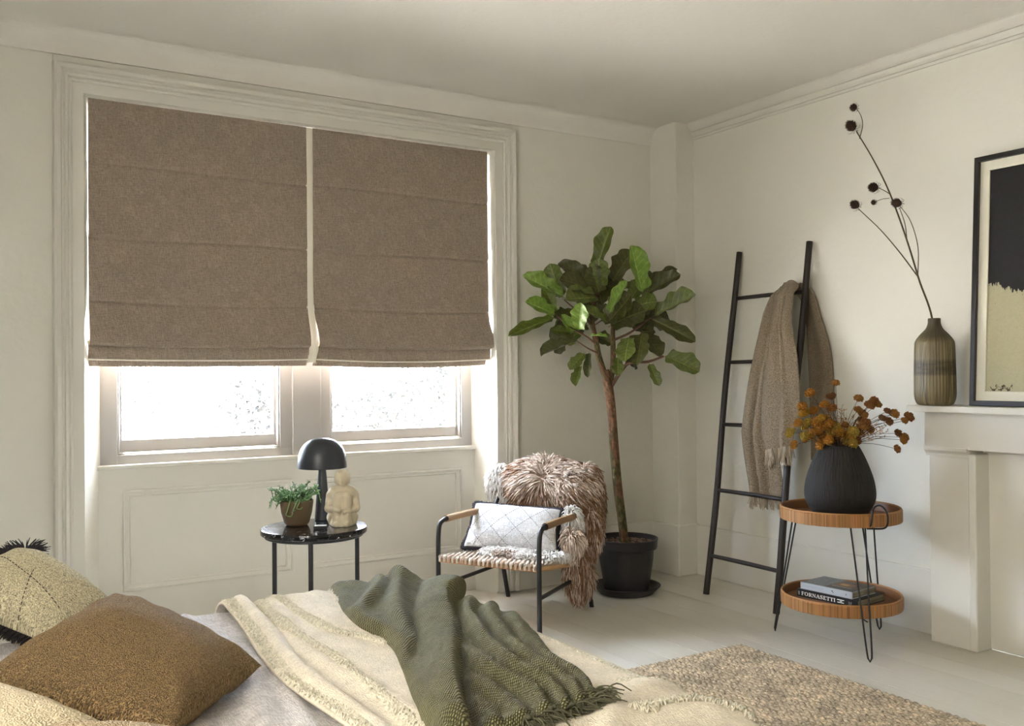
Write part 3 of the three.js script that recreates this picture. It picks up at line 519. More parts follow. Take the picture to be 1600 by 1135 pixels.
  const sm = std([0.05, 0.035, 0.018], 0.9, { name: 'dry flower stem' });
  const hm = { red: [std([0.24, 0.095, 0.022], 0.95), std([0.31, 0.135, 0.026], 0.95), std([0.17, 0.07, 0.022], 0.95)], yellow: [std([0.42, 0.22, 0.018], 0.95), std([0.36, 0.15, 0.014], 0.95), std([0.33, 0.22, 0.03], 0.95)] };
  function head(r) { const g = []; g.push(new THREE.IcosahedronGeometry(r * 0.72, 1)); for (let i = 0; i < 170; i++) { const u = rr(-0.6, 1), a = rr(0, 6.283), s = Math.sqrt(1 - u * u), d = V(s * Math.cos(a), u * 0.85, s * Math.sin(a)), p0 = d.clone().multiplyScalar(r * 0.6), p1 = d.clone().multiplyScalar(r * rr(0.85, 1.08)); g.push(taper([p0, p0.clone().lerp(p1, 0.6), p1], [0.0014, 0.0021, 0.0012], 4, 2)); } return mg(g); }
  const heads = [head(0.0195), head(0.0185), head(0.021)];
  const spots = [[-0.005, 0.645, 1], [-0.055, 0.587, 1], [-0.018, 0.578, 1], [-0.067, 0.530, 1], [0.108, 0.569, 1], [0.156, 0.550, 1], [0.189, 0.560, 1], [0.189, 0.514, 1], [0.108, 0.514, 1], [0.230, 0.500, 1], [0.278, 0.493, 1], [0.329, 0.481, 1], [0.246, 0.458, 1], [0.267, 0.468, 1], [0.299, 0.399, 1], [0.271, 0.376, 1], [0.327, 0.380, 1], [0.228, 0.337, 1], [0.175, 0.417, 1], [0.097, 0.463, 1], [0.152, 0.491, 1], [0.120, 0.491, 1], [0.179, 0.532, 1], [-0.168, 0.601, 0], [-0.168, 0.534, 0], [-0.198, 0.456, 0], [-0.230, 0.408, 0], [-0.189, 0.399, 0], [-0.186, 0.343, 0], [-0.152, 0.458, 0], [-0.129, 0.435, 0], [-0.101, 0.546, 0], [-0.094, 0.509, 0], [-0.069, 0.454, 0], [-0.078, 0.417, 0], [-0.051, 0.408, 0], [-0.041, 0.380, 0], [-0.014, 0.417, 0], [0.005, 0.399, 0], [0.041, 0.399, 0], [0.060, 0.417, 0], [-0.087, 0.380, 0], [0.069, 0.389, 0], [-0.106, 0.481, 0], [-0.12, 0.39, 0], [0.02, 0.37, 0], [0.13, 0.43, 1], [-0.03, 0.44, 0], [0.1, 0.41, 1], [-0.11, 0.42, 0], [-0.06, 0.37, 0], [0.08, 0.37, 1], [-0.13, 0.37, 0], [-0.1, 0.35, 0], [-0.02, 0.36, 0], [0.04, 0.36, 0], [-0.14, 0.5, 0], [-0.08, 0.44, 0], [0.0, 0.44, 0], [0.03, 0.42, 0], [0.14, 0.46, 1], [0.17, 0.48, 1], [0.2, 0.54, 1], [0.13, 0.54, 1], [0.05, 0.44, 0], [-0.12, 0.46, 0], [-0.05, 0.47, 0], [-0.15, 0.41, 0], [0.02, 0.4, 0], [0.09, 0.44, 1]];
  const special = { 0: 'tallest brown dried flower head rising above the bunch', 11: 'brown dried flower head reaching furthest right toward the mantelpiece', 17: 'brown dried flower head drooping lowest at the right of the bunch', 4: 'brown dried flower head topping the right half of the bunch, at its left', 23: 'highest yellow dried flower head at the left, against the hanging throw', 26: 'yellow dried flower head reaching furthest left in front of the throw', 28: 'yellow dried flower head hanging lowest at the left of the bunch' };
  const nth = ['leftmost', 'second', 'third', 'fourth', 'fifth', 'sixth', 'seventh', 'eighth', 'ninth', 'tenth', 'eleventh', 'twelfth', 'thirteenth', 'fourteenth', 'fifteenth', 'sixteenth', 'seventeenth', 'eighteenth', 'nineteenth', 'twentieth', 'twenty-first', 'twenty-second', 'twenty-third', 'twenty-fourth', 'twenty-fifth', 'twenty-sixth', 'twenty-seventh', 'twenty-eighth', 'twenty-ninth', 'thirtieth', 'thirty-first', 'thirty-second', 'thirty-third', 'thirty-fourth', 'thirty-fifth', 'thirty-sixth', 'thirty-seventh', 'thirty-eighth', 'thirty-ninth', 'fortieth'];
  function order(i, red) { const r = spots.filter((s) => s[2] === red).sort((a, b) => a[0] - b[0]).indexOf(spots[i]); return (r ? nth[r] + ' from the left' : 'leftmost') + ' of the ' + (red ? 'brown' : 'amber') + ' dried flower heads in the black vase'; }
  spots.forEach(([x, y, red], i) => {
    const rim = Math.hypot(x, y - 0.35), z = (i % 2 ? 1 : -1) * rr(0.0, 0.12) * (red ? 1 : 0.9), mouth = V(clamp(x * 0.28, -0.06, 0.06), 0.33, clamp(z * 0.3, -0.05, 0.05));
    const fl = thing('dried_flower', special[i] ?? order(i, red), 'dried flower', [RX, 0.6025, RZ], -0.5531, red ? 'brown dried flowers in the black vase' : 'amber dried flowers in the black vase');
    const tip = V(x, y - 0.012, z), mid = mouth.clone().lerp(tip, 0.5).add(V(-x * 0.12, 0.02, 0));
    part(fl, 'stem', taper([V(mouth.x * 0.3, 0.12, mouth.z * 0.3), mouth, mid, tip], [0.0014, 0.0013, 0.0011, 0.001], 5, 14), sm);
    const h = part(fl, 'flower_head', heads[i % 3], hm[red ? 'red' : 'yellow'][Math.floor(rnd() * 3)]);
    h.position.copy(tip); h.quaternion.setFromUnitVectors(V(0, 1, 0), tip.clone().sub(mid).normalize().add(V(0, 0.6, 0)).normalize()); const s = rr(1.05, 1.4); h.scale.setScalar(s * (red ? 0.92 : 1.04));
  });
  { // wispy filler sprigs
    const g = []; for (let i = 0; i < 90; i++) { const a = rr(-1, 1), x = a * 0.22, y = 0.36 + rr(0.02, 0.17) * (1 - Math.abs(a) * 0.5), z = rr(-0.1, 0.12), m = V(clamp(x * 0.3, -0.06, 0.06), 0.335, clamp(z * 0.4, -0.05, 0.05)), t = V(x, y, z); g.push(tint(taper([m, m.clone().lerp(t, 0.6), t], [0.001, 0.0008, 0.0005], 4, 6), 0.25, 0.2, 0.14)); for (let k = 0; k < 9; k++) { const p = m.clone().lerp(t, rr(0.4, 1)), d = V(rr(-1, 1), rr(-0.2, 1), rr(-1, 1)).multiplyScalar(0.014), c = rr(0.4, 1.2); g.push(tint(taper([p, p.clone().add(d)], [0.0006, 0.0018], 4, 2), c, c * 0.45, c * 0.06)); } }
    const sp = single('dried_sprigs', g, std([0.45, 0.4, 0.35], 0.95, { vertexColors: true }), 'wispy dried sprigs filling in between the flower heads', 'dried flower'); sp.position.set(RX, 0.6025, RZ); sp.rotation.y = -0.5531; sp.userData.kind = 'stuff';
  }

  // books
  const cnv = (w, h, draw) => { const c = document.createElement('canvas'); c.width = w; c.height = h; const x = c.getContext('2d'); draw(x, w, h); const t = new THREE.CanvasTexture(c); t.colorSpace = THREE.SRGBColorSpace; return t; };
  const pages = std([0.42, 0.38, 0.26], 0.9, { map: tex(64, 256, (x, y) => 150 + 90 * noise(x / 40, y / 1.5, 2), true, 1, 1), name: 'page edges' });
  function book(label, pos, turn, L, D, Hh, coverM, spineM, coverTop) {
    const b = thing('book', label, 'book', pos, turn);
    part(b, 'pages', box(-L / 2 + 0.003, L / 2 - 0.003, 0.003, Hh - 0.003, -D / 2 + 0.004, D / 2 - 0.004, 0.001, 1), pages);
    part(b, 'cover', [box(-L / 2, L / 2, 0, 0.0032, -D / 2, D / 2, 0.001, 1), box(-L / 2, L / 2, 0.0, Hh, D / 2 - 0.005, D / 2, 0.002, 1), box(-L / 2, L / 2, Hh - 0.0032, Hh, -D / 2, D / 2, 0.001, 1)], coverM);
    const sp = new THREE.PlaneGeometry(L - 0.004, Hh - 0.003).translate(0, Hh / 2, D / 2 + 0.0006); part(b, 'spine_print', sp, spineM);
    if (coverTop) part(b, 'cover_print', new THREE.PlaneGeometry(L - 0.003, D - 0.003).rotateX(-Math.PI / 2).translate(0, Hh + 0.0005, 0), coverTop);
    return b;
  }
  const spine1 = std([1, 1, 1], 0.45, { map: cnv(1024, 160, (x, w, h) => { x.fillStyle = '#0d0c0d'; x.fillRect(0, 0, w, h); x.fillStyle = '#f2f0ea'; x.font = 'bold 122px serif'; x.textBaseline = 'middle'; x.save(); x.translate(70, h / 2 + 4); const tw = x.measureText('FORNASETTI').width; x.scale(600 / tw, 1); x.fillText('FORNASETTI', 0, 0); x.restore(); x.fillRect(695, 40, 120, 22); x.fillRect(700, 100, 112, 22); x.fillRect(740, 72, 40, 18); x.fillStyle = '#8d8a84'; x.fillRect(16, 40, 30, 86); x.font = 'bold 70px serif'; x.fillText('M', 878, h / 2); x.fillRect(882, 116, 58, 8); }) });
  const spine2 = std([1, 1, 1], 0.45, { map: cnv(1024, 160, (x, w, h) => { x.fillStyle = '#b9bfc4'; x.fillRect(0, 0, w, h); x.fillStyle = '#8f989e'; x.font = '64px serif'; x.textBaseline = 'middle'; for (let i = 0; i < 10; i++) { x.fillRect(60 + i * 42, 50 + (i % 3) * 8, 6, 46); x.fillRect(74 + i * 42, 60, 18, 6); } x.fillStyle = '#3a3f45'; x.beginPath(); x.arc(640, 66, 14, 0, 7); x.fill(); x.fillRect(652, 84, 16, 22); x.fillStyle = '#848c93'; x.fillRect(900, 60, 22, 46); }) });
  const cover2 = std([1, 1, 1], 0.4, { map: cnv(512, 384, (x, w, h) => { x.fillStyle = '#6f7476'; x.fillRect(0, 0, w, h); for (let i = 0; i < 900; i++) { const v = 70 + Math.floor(rnd() * 110); x.fillStyle = `rgba(${v},${v + 4},${v + 2},0.5)`; x.fillRect(rnd() * 300, rnd() * h, 20 * rnd() + 4, 8 * rnd() + 2); } x.fillStyle = '#5b4638'; x.fillRect(235, 0, 277, h); x.fillStyle = '#3a2c25'; x.fillRect(350, 30, 150, 140); x.fillStyle = '#8a5a34'; x.fillRect(250, 120, 160, 120); x.fillStyle = '#c79a5e'; x.fillRect(285, 150, 75, 60); x.fillStyle = '#d8cbb4'; x.fillRect(250, 270, 190, 10); x.fillStyle = '#4b4a49'; x.fillRect(300, 290, 212, 94); }) });
  book('thick black book with white capital lettering on its spine, on the lower tray', [RX + 0.032, 0.1945, RZ - 0.03], -1.46, 0.325, 0.232, 0.036, std([0.012, 0.012, 0.013], 0.45), spine1);
  book('pale grey book with a photographic cover, lying on the black book', [RX + 0.022, 0.2307, RZ - 0.036], -1.48, 0.285, 0.195, 0.033, std([0.45, 0.47, 0.49], 0.45), spine2, cover2);
}

// ---------- potted fiddle leaf tree ----------
{
  const X = 3.446, Z = -4.32, turn = -0.5531;
  const sc = thing('plant_saucer', 'black plastic saucer under the potted tree', 'saucer', [X, 0, Z]);
  const pl = std([0.018, 0.016, 0.018], 0.4, { name: 'black plastic' });
  part(sc, 'dish', lathe([[0, 0], [0.15, 0], [0.158, 0.004], [0.188, 0.036], [0.199, 0.046], [0.199, 0.049], [0.193, 0.0495], [0.182, 0.043], [0.153, 0.01], [0, 0.008]], 72), pl);
  const t = thing('potted_tree', 'tall fiddle leaf fig tree in a black plastic pot', 'tree', [X, 0.0085, Z], turn);
  part(t, 'plant_pot', lathe([[0, 0], [0.124, 0], [0.128, 0.004], [0.159, 0.2], [0.161, 0.252], [0.176, 0.254], [0.181, 0.262], [0.1835, 0.3], [0.187, 0.309], [0.187, 0.314], [0.182, 0.315], [0.178, 0.308], [0.172, 0.27], [0, 0.27]], 80), pl);
  seed = 404;
  const chips = [tint(lathe([[0, 0.284], [0.1, 0.281], [0.176, 0.272]], 40), 0.25, 0.2, 0.17)];
  for (let i = 0; i < 520; i++) { const a = rr(0, 6.283), r = 0.168 * Math.sqrt(rnd()), s = rr(0.004, 0.009), c = rr(0.4, 1.9); chips.push(tint(new THREE.IcosahedronGeometry(s, 0).scale(rr(0.7, 1.6), 0.5, rr(0.7, 1.4)).rotateY(rr(0, 3)).rotateX(rr(-0.5, 0.5)).translate(r * Math.cos(a), 0.283 + rr(0, 0.004), r * Math.sin(a)), c, c * 0.84, c * 0.74)); }
  part(t, 'bark_chips', chips, std([0.16, 0.12, 0.1], 0.95, { vertexColors: true }), 'bark chip mulch', 'stuff');
  const barkT = tex(256, 512, (x, y) => { const v = y / 512, n = fbm(x / 22, y / 9, 3, 4), m = fbm(x / 40, y / 40, 8, 3), k = 0.6 + 0.7 * n, gr = sstep(0.36, 0.56, m) * (1 - sstep(0.5, 0.72, v)); return [lerp(128, 100, gr) * k, lerp(92, 92, gr) * k, lerp(64, 52, gr) * k]; });
  barkT.wrapT = THREE.ClampToEdgeWrapping;
  const bark = std([0.8, 0.8, 0.8], 0.85, { map: barkT, bumpMap: tex(256, 512, (x, y) => 255 * fbm(x / 20, y / 8, 3, 4), false), bumpScale: 0.006, name: 'bark' });
  const twig = std([0.13, 0.065, 0.04], 0.8, { name: 'reddish twig' });
  const trunk = taper([[-0.01, 0.25, 0.01], [-0.018, 0.36, 0.005], [-0.045, 0.6, 0], [-0.066, 0.85, 0], [-0.075, 1.0, 0.004], [-0.083, 1.1, 0], [-0.096, 1.2, 0], [-0.115, 1.3, 0]], [0.03, 0.026, 0.0265, 0.0275, 0.026, 0.027, 0.028, 0.024], 14, 60);
  { const p = trunk.attributes.position, uv = trunk.attributes.uv; for (let i = 0; i < p.count; i++) { uv.setY(i, (p.getY(i) - 0.25) / 1.08); } }
  part(t, 'trunk', trunk, bark);
  const br = [
    [[[-0.1, 1.22, 0], [-0.152, 1.376, 0.02], [-0.167, 1.455, 0.03], [-0.192, 1.595, 0.03], [-0.172, 1.774, 0.02], [-0.152, 1.863, 0]], 0.02], [[[-0.087, 1.22, 0], [-0.065, 1.32, -0.03], [-0.062, 1.435, -0.04], [-0.062, 1.535, -0.04], [-0.052, 1.674, -0.03], [-0.052, 1.794, -0.04]], 0.018],
    [[[-0.08, 1.2, 0], [-0.022, 1.296, 0.03], [0.017, 1.336, 0.05], [0.127, 1.346, 0.1], [0.211, 1.376, 0.12]], 0.012], [[[-0.062, 1.475, -0.04], [0.027, 1.515, 0.02], [0.087, 1.555, 0.04], [0.157, 1.605, 0.05]], 0.008], [[[-0.167, 1.45, 0.03], [-0.231, 1.495, 0.07], [-0.301, 1.535, 0.09], [-0.399, 1.617, 0.08]], 0.007],
    [[[-0.187, 1.555, 0.03], [-0.271, 1.634, 0.06], [-0.356, 1.714, 0.05]], 0.007], [[[-0.052, 1.634, -0.03], [0.037, 1.674, 0], [0.087, 1.719, 0.02]], 0.007], [[[-0.152, 1.396, 0.02], [-0.221, 1.425, 0.09], [-0.291, 1.47, 0.12]], 0.006], [[[-0.192, 1.634, 0.03], [-0.162, 1.724, 0], [-0.172, 1.81, -0.02]], 0.008], [[[-0.062, 1.52, -0.04], [-0.08, 1.56, 0.06], [-0.11, 1.6, 0.14], [-0.2, 1.55, 0.22]], 0.006], [[[0.0, 1.33, 0.04], [0.02, 1.42, 0.1], [0.09, 1.52, 0.13]], 0.006]];
  for (const [p, r] of br) part(t, 'branch', taper(p, [r, r * 0.8, r * 0.5], 9, 24), r > 0.015 ? bark : twig);
  // leaves: unit length along y, three shapes and three tones
  const veinT = (a, b) => tex(256, 512, (x, y) => {
    const u = Math.abs(x / 256 - 0.5) * 2, v = y / 512, mid = Math.exp(-Math.pow(u / 0.035, 2)), sv = Math.exp(-Math.pow(((v * 7.5 - u * 1.7) - Math.round(v * 7.5 - u * 1.7)) / 0.07, 2)) * 0.55 * (1 - 0.4 * u), n = fbm(x / 30, y / 30, 2, 3), k = clamp(Math.max(mid, sv), 0, 1), e = sstep(0.93, 1, u) * 0.25;
    return [lerp(a[0], b[0], k) * (0.85 + 0.3 * n) + 40 * e, lerp(a[1], b[1], k) * (0.85 + 0.3 * n) + 10 * e, lerp(a[2], b[2], k) * (0.85 + 0.3 * n)];
  });
  const lm = [[[72, 74, 30], [122, 122, 62]], [[92, 106, 38], [156, 160, 86]], [[122, 154, 56], [188, 206, 126]]].map(([a, b], i) => phys([1, 1, 1], 0.42, { map: veinT(a, b), side: THREE.DoubleSide, transmission: 0.14 + 0.06 * i, thickness: 0, name: 'fig leaf' }));
  const wid = (v) => { const base = 0.36 * sstep(0, 0.12, v), tip = Math.sqrt(Math.max(0, 1 - Math.pow((v - 0.62) / 0.38, 2))) * 0.5; return v < 0.62 ? lerp(base, 0.5, sstep(0.12, 0.62, v)) - 0.05 * Math.exp(-Math.pow((v - 0.35) / 0.12, 2)) : Math.max(tip, 0.0) * (v > 0.97 ? 1 : 1); };
  const leafShapes = [0, 1, 2, 3].map((k) => sheet((s, v) => {
    const w = Math.max(0.012, wid(v)) * (1 + 0.07 * Math.sin(v * 21 + k * 2)) , u = (s - 0.5) * 2, x = u * w, curl = [0.35, 0.6, -0.15, 0.45][k];
    const z = 0.24 * Math.abs(u) * w * [1.5, 0.9, 2.1, 1.2][k] - curl * 0.32 * v * v + 0.035 * Math.sin(v * 17 + k + u * 2) * u * u + 0.012 * Math.abs(Math.sin(v * 7.5 * Math.PI - Math.abs(u) * 5));
    return [x, 0.06 + v * 0.94, z];
  }, 10, 22));
  const petiole = taper([[0, -0.02, -0.01], [0, 0.04, 0], [0, 0.12, 0.0]], [0.014, 0.011, 0.008], 6, 6);
  const leaves = [[-0.16, 1.88, -0.09, 2.13, 0.11, 0, 1], [-0.07, 1.81, 0.06, 2.03, 0.15, -0.05, 0], [0.1, 1.73, 0.02, 2.0, 0.12, 0.12, 2], [-0.17, 1.81, -0.37, 1.95, 0.11, -0.02, 0], [-0.35, 1.72, -0.58, 1.85, 0.11, 0.08, 2], [-0.36, 1.72, -0.44, 1.91, 0.12, 0, 1], [-0.4, 1.62, -0.58, 1.69, 0.09, 0.12, 2], [-0.4, 1.63, -0.47, 1.78, 0.08, 0.05, 1], [-0.4, 1.61, -0.67, 1.51, 0.07, 0.05, 1], [-0.16, 1.74, -0.36, 1.84, 0.17, 0.1, 0], [-0.16, 1.72, -0.35, 1.7, 0.14, 0.14, 1], [-0.28, 1.52, -0.28, 1.66, 0.1, 0.25, 2], [-0.11, 1.61, -0.03, 1.79, 0.07, 0.24, 2], [-0.1, 1.55, 0.08, 1.65, 0.19, 0.12, 0], [-0.11, 1.57, 0.02, 1.72, 0.16, 0.16, 0], [-0.11, 1.57, -0.25, 1.65, 0.08, 0.2, 1], [0.09, 1.72, 0.31, 1.86, 0.11, 0, 0], [0.08, 1.73, 0.33, 1.94, 0.08, -0.12, 0], [0.16, 1.61, 0.4, 1.72, 0.12, 0.05, 1], [0.14, 1.6, 0.38, 1.47, 0.09, 0.1, 0], [0.21, 1.38, 0.4, 1.3, 0.14, 0.12, 1], [0.13, 1.34, 0.18, 1.22, 0.06, 0.1, 1], [0.09, 1.52, 0.05, 1.33, 0.15, 0.15, 0], [0.1, 1.53, 0.2, 1.39, 0.12, 0.05, 0], [0.01, 1.49, -0.03, 1.36, 0.12, 0.2, 1], [-0.05, 1.38, -0.06, 1.28, 0.07, 0.12, 1], [-0.29, 1.47, -0.49, 1.38, 0.09, 0.12, 0], [-0.31, 1.52, -0.42, 1.54, 0.06, 0, 1], [-0.36, 1.51, -0.39, 1.4, 0.07, -0.05, 0], [-0.24, 1.4, -0.33, 1.32, 0.07, 0.15, 1], [-0.27, 1.33, -0.3, 1.21, 0.06, 0.12, 1], [-0.21, 1.41, -0.23, 1.27, 0.05, 0.05, 0], [-0.31, 1.51, -0.37, 1.61, 0.06, 0.15, 2], [-0.23, 1.49, -0.14, 1.5, 0.03, 0.25, 2], [-0.05, 1.82, -0.15, 1.89, 0.1, -0.12, 0], [-0.01, 1.8, -0.06, 1.91, 0.11, -0.15, 0], [0.07, 1.8, -0.05, 1.81, 0.07, -0.08, 0], [-0.19, 1.91, -0.31, 1.88, 0.1, -0.15, 0], [0.15, 1.79, 0.21, 1.88, 0.09, -0.18, 0], [-0.19, 1.59, -0.32, 1.62, 0.11, -0.1, 0], [-0.05, 1.45, -0.15, 1.51, 0.09, -0.1, 0], [0.05, 1.61, 0.15, 1.57, 0.11, -0.12, 0], [-0.09, 1.69, -0.19, 1.61, 0.12, -0.05, 0], [0.01, 1.37, 0.1, 1.33, 0.09, -0.1, 0], [-0.15, 1.65, -0.05, 1.61, 0.14, 0.02, 0]];
  seed = 8080; for (let i = 0; i < 26; i++) { const a = rr(-0.5, 3.6), r = rr(0.12, 0.3), cx = -0.1 + 0.75 * r * Math.cos(a), cy = 1.6 + 0.6 * r * Math.sin(a), l = rr(0.12, 0.2); leaves.push([cx, cy, cx + l * Math.cos(a) * 0.9, cy + l * Math.sin(a) * 0.8 + rr(-0.06, 0.06), rr(0.1, 0.15), rr(-0.22, 0.1), i % 4 === 0 ? 1 : 0]); }
  leaves.forEach(([x0, y0, x1, y1, w, zr, tone], i) => {
    const z = Math.max(zr, (-0.27 - 0.5256 * Math.min(x0, x1)) / 0.851);   // clear of the wall behind
    const out = Math.hypot(x1 + 0.1, y1 - 1.6), b = V(x0, y0, z * 0.8), tip = V(x1, y1, z + (z >= 0 ? 0.05 : -0.05)), dir = tip.clone().sub(b), len = dir.length() * 1.04; dir.normalize();
    let nrm = V(-0.25 + rr(-0.35, 0.35), 0.55 + rr(-0.3, 0.3), 0.95); if (i % 5 === 3) nrm.x += 0.5; nrm.addScaledVector(dir, -nrm.dot(dir)).normalize();
    const m = new THREE.Matrix4().makeBasis(dir.clone().cross(nrm), dir, nrm);
    const lf = part(t, 'leaf', leafShapes[i % 4], lm[tone]);
    lf.quaternion.setFromRotationMatrix(m); lf.position.copy(b); lf.scale.set(w * 1.02, len, len * 0.8);
    const st = new THREE.Mesh(petiole, twig); st.name = 'leaf_stalk'; st.castShadow = st.receiveShadow = true; st.scale.set(0.4 / Math.max(0.4, w * 4), 1, 1); lf.add(st);
  });
}
// ---------- cloth textures ----------
const T = {};
T.fine = tex(512, 512, (x, y) => 255 * (0.5 * noise(x / 1.7, y / 7, 1) + 0.5 * noise(x / 7, y / 1.7, 2)), false, 3, 3);
T.linen = tex(512, 512, (x, y) => { const v = 0.8 + 0.18 * noise(x / 1.6, y / 18, 1) + 0.18 * noise(x / 18, y / 1.6, 2) + 0.1 * (fbm(x / 60, y / 60, 3, 3, 9, 9) - 0.5); return [212 * v, 208 * v, 203 * v]; }, true, 2.4, 2.4);
T.bouche = tex(512, 512, (x, y) => { const a = noise(x / 5, y / 5, 3, 0, 0), b = noise(x / 2.5 + 8, y / 2.5, 6); const r = Math.abs(a - 0.5) * 2; return 255 * clamp(0.75 * (1 - r) + 0.35 * b, 0, 1); }, false, 3, 3);
const curve = (pts) => { const c = new THREE.CatmullRomCurve3(pts.map(([u, v]) => V(u, v, 0)), false, 'centripetal'); c.arcLengthDivisions = 100; return (t) => { const p = c.getPointAt(clamp(t, 0, 1)); return [p.x, p.y]; }; };

// ---------- bed ----------
const BR = 0.11, BE = 1.43 - BR, BV = -2.92 + BR, BY = 0.588;
// a point of cloth lying on the bed: u along the bed, v across it (arc lengths past the edges hang down), off above the mattress
function drape(u, v, off) {
  const eu = Math.max(0, u - BE), ev = Math.max(0, BV - v), e = Math.hypot(eu, ev), dx = e ? eu / e : 0, dz = e ? -ev / e : 0, a = Math.min(e / BR, Math.PI / 2), r = BR + off, rest = Math.max(0, e - BR * Math.PI / 2);
  return V(Math.min(u, BE) + dx * r * Math.sin(a) + dx * rest * 0.06, BY - BR + r * Math.cos(a) - rest, Math.max(v, BV) + dz * r * Math.sin(a));
}
{
  const bd = thing('bed', 'double bed with its foot toward the fireplace, hidden under layered covers', 'bed');
  part(bd, 'bed_base', box(-0.62, 1.36, 0.06, 0.3, -2.86, -0.96, 0.02), std([0.35, 0.32, 0.27], 0.9));
  part(bd, 'mattress', box(-0.64, 1.405, 0.3, 0.572, -2.895, -0.93, 0.07, 5), std([0.7, 0.68, 0.63], 0.9));
  for (const [x, z] of [[-0.55, -2.78], [1.05, -2.78], [-0.55, -1.05], [1.05, -1.05]]) part(bd, 'leg', rod([x, 0, z], [x, 0.07, z], 0.02, 0.025), M.black);

  const dv = thing('duvet', 'pale lilac grey linen duvet showing between the brown cushion and the cream bedspread', 'duvet');
  const dm = std([0.98, 0.97, 1.0], 0.95, { map: T.linen, bumpMap: T.fine, bumpScale: 0.003, name: 'linen' });
  part(dv, 'cover', sheet((s, t) => {
    const u = lerp(-0.6, 1.48, s), v = lerp(-3.25, -0.95, t);
    let h = 0.001;
    if (u < 0.78) { const w = 0.05 * Math.sin(v * 5); h += 0.016 * Math.exp(-Math.pow((u - 0.56 - w) / 0.035, 2)) + 0.012 * Math.exp(-Math.pow((u - 0.645 - 0.6 * w) / 0.02, 2)) + 0.014 * Math.exp(-Math.pow((u - 0.44 + w) / 0.04, 2)) + 0.006 * (fbm(u * 9, v * 5, 1, 3) - 0.4) + 0.01 * sstep(-2.1, -1.8, v) * Math.exp(-Math.pow((u - 0.6) / 0.05, 2)); }
    return drape(u, v, h);
  }, 190, 150, (s, t) => [2.08 * s, 2.3 * t]), dm);

  // cream bedspread with tufted bands
  const cs = thing('bedspread', 'cream woven bedspread with tufted fringe bands across the foot of the bed', 'bedspread');
  const cream = tex(512, 512, (x, y) => { const v = 0.9 + 0.08 * noise(x / 1.6, y / 10, 1) + 0.08 * noise(x / 10, y / 1.6, 2) + 0.1 * (fbm(x / 50, y / 50, 3, 4, 10, 10) - 0.5); return [224 * v, 215 * v, 197 * v]; }, true, 2.2, 2.2);
  const cm = std([1.14, 1.13, 1.12], 0.95, { map: cream, bumpMap: T.fine, bumpScale: 0.003, name: 'cream woven cotton' });
  const left = curve([[0.735, -3.3], [0.725, -2.9], [0.72, -2.7], [0.70, -2.5], [0.675, -2.3], [0.66, -2.1], [0.665, -1.94], [0.68, -1.76], [0.7, -1.4], [0.7, -0.9]]);
  const covH = (u, v) => {
    const lx = left((v + 3.3) / 2.4)[0], d = u - lx;
    let h = 0.010 + 0.004 * fbm(u * 7, v * 6, 4, 3);
    h += 0.010 * Math.exp(-Math.pow(d / 0.016, 2)) + 0.022 * Math.exp(-Math.pow((d - 0.06) / 0.02, 2)) * sstep(-1.5, -2.0, v) - 0.005 * Math.exp(-Math.pow((d - 0.095) / 0.016, 2)) + 0.008 * Math.exp(-Math.pow((d - 0.13 - 0.02 * Math.sin(v * 6)) / 0.02, 2)) - 0.006 * Math.exp(-Math.pow((d - 0.08) / 0.018, 2));
    h += 0.014 * sstep(-2.7, -2.9, v) * (0.5 + 0.5 * Math.sin(u * 34 + 1)) + 0.012 * Math.exp(-Math.pow((u - 1.04 + 0.25 * (v + 2.92)) / 0.03, 2)) * sstep(-2.35, -2.7, v);
    h += 0.006 * Math.exp(-Math.pow((u - 1.385) / 0.012, 2)) * sstep(-2.3, -2.1, v);
    if (v > -1.75) h += 0.014 * Math.exp(-Math.pow((v + 1.6 - 0.25 * Math.pow(u - 1.36, 2) * 10) / 0.045, 2)) + 0.014 * Math.exp(-Math.pow((v + 1.44 + 0.5 * (u - 1.3) * (u < 1.3 ? -0.4 : -0.9)) / 0.04, 2));
    return h;
  };
  part(cs, 'fabric', thickSheet((s, t) => { const v = lerp(-3.28, -0.95, t), u0 = left((v + 3.3) / 2.4)[0], u = lerp(u0, 1.70, s); return drape(u, v, covH(u, v) + 0.004 * sstep(0.03, 0, s) * -1); }, 150, 240, 0.007, (s, t) => [1.05 * s, 2.33 * t]), cm);
  seed = 777;
  const tuftM = std([0.78, 0.735, 0.62], 1, { vertexColors: true, name: 'tufted yarn' });
  function band(pts, wdt, hgt) {
    const c = curve(pts), g = [], L = pts.reduce((a, p, i) => i ? a + Math.hypot(p[0] - pts[i - 1][0], p[1] - pts[i - 1][1]) : 0, 0), at = (t, o) => { const p = c(t), q = c(t + 0.01), r = c(t - 0.01), dx = q[0] - r[0], dz = q[1] - r[1], l = Math.hypot(dx, dz) || 1; return [p[0] + dz / l * o, p[1] - dx / l * o]; };
    const base = sheet((s, t) => { const o = (s - 0.5) * wdt, [u, v] = at(t, o); return drape(u, v, covH(u, v) + hgt * 0.55 * Math.sqrt(Math.max(0, 1 - Math.pow(2 * s - 1, 2))) * (0.75 + 0.5 * noise(u * 90, v * 90)) - 0.001); }, 8, Math.ceil(L * 90));
    g.push(tint(base, 0.8, 0.8, 0.78));
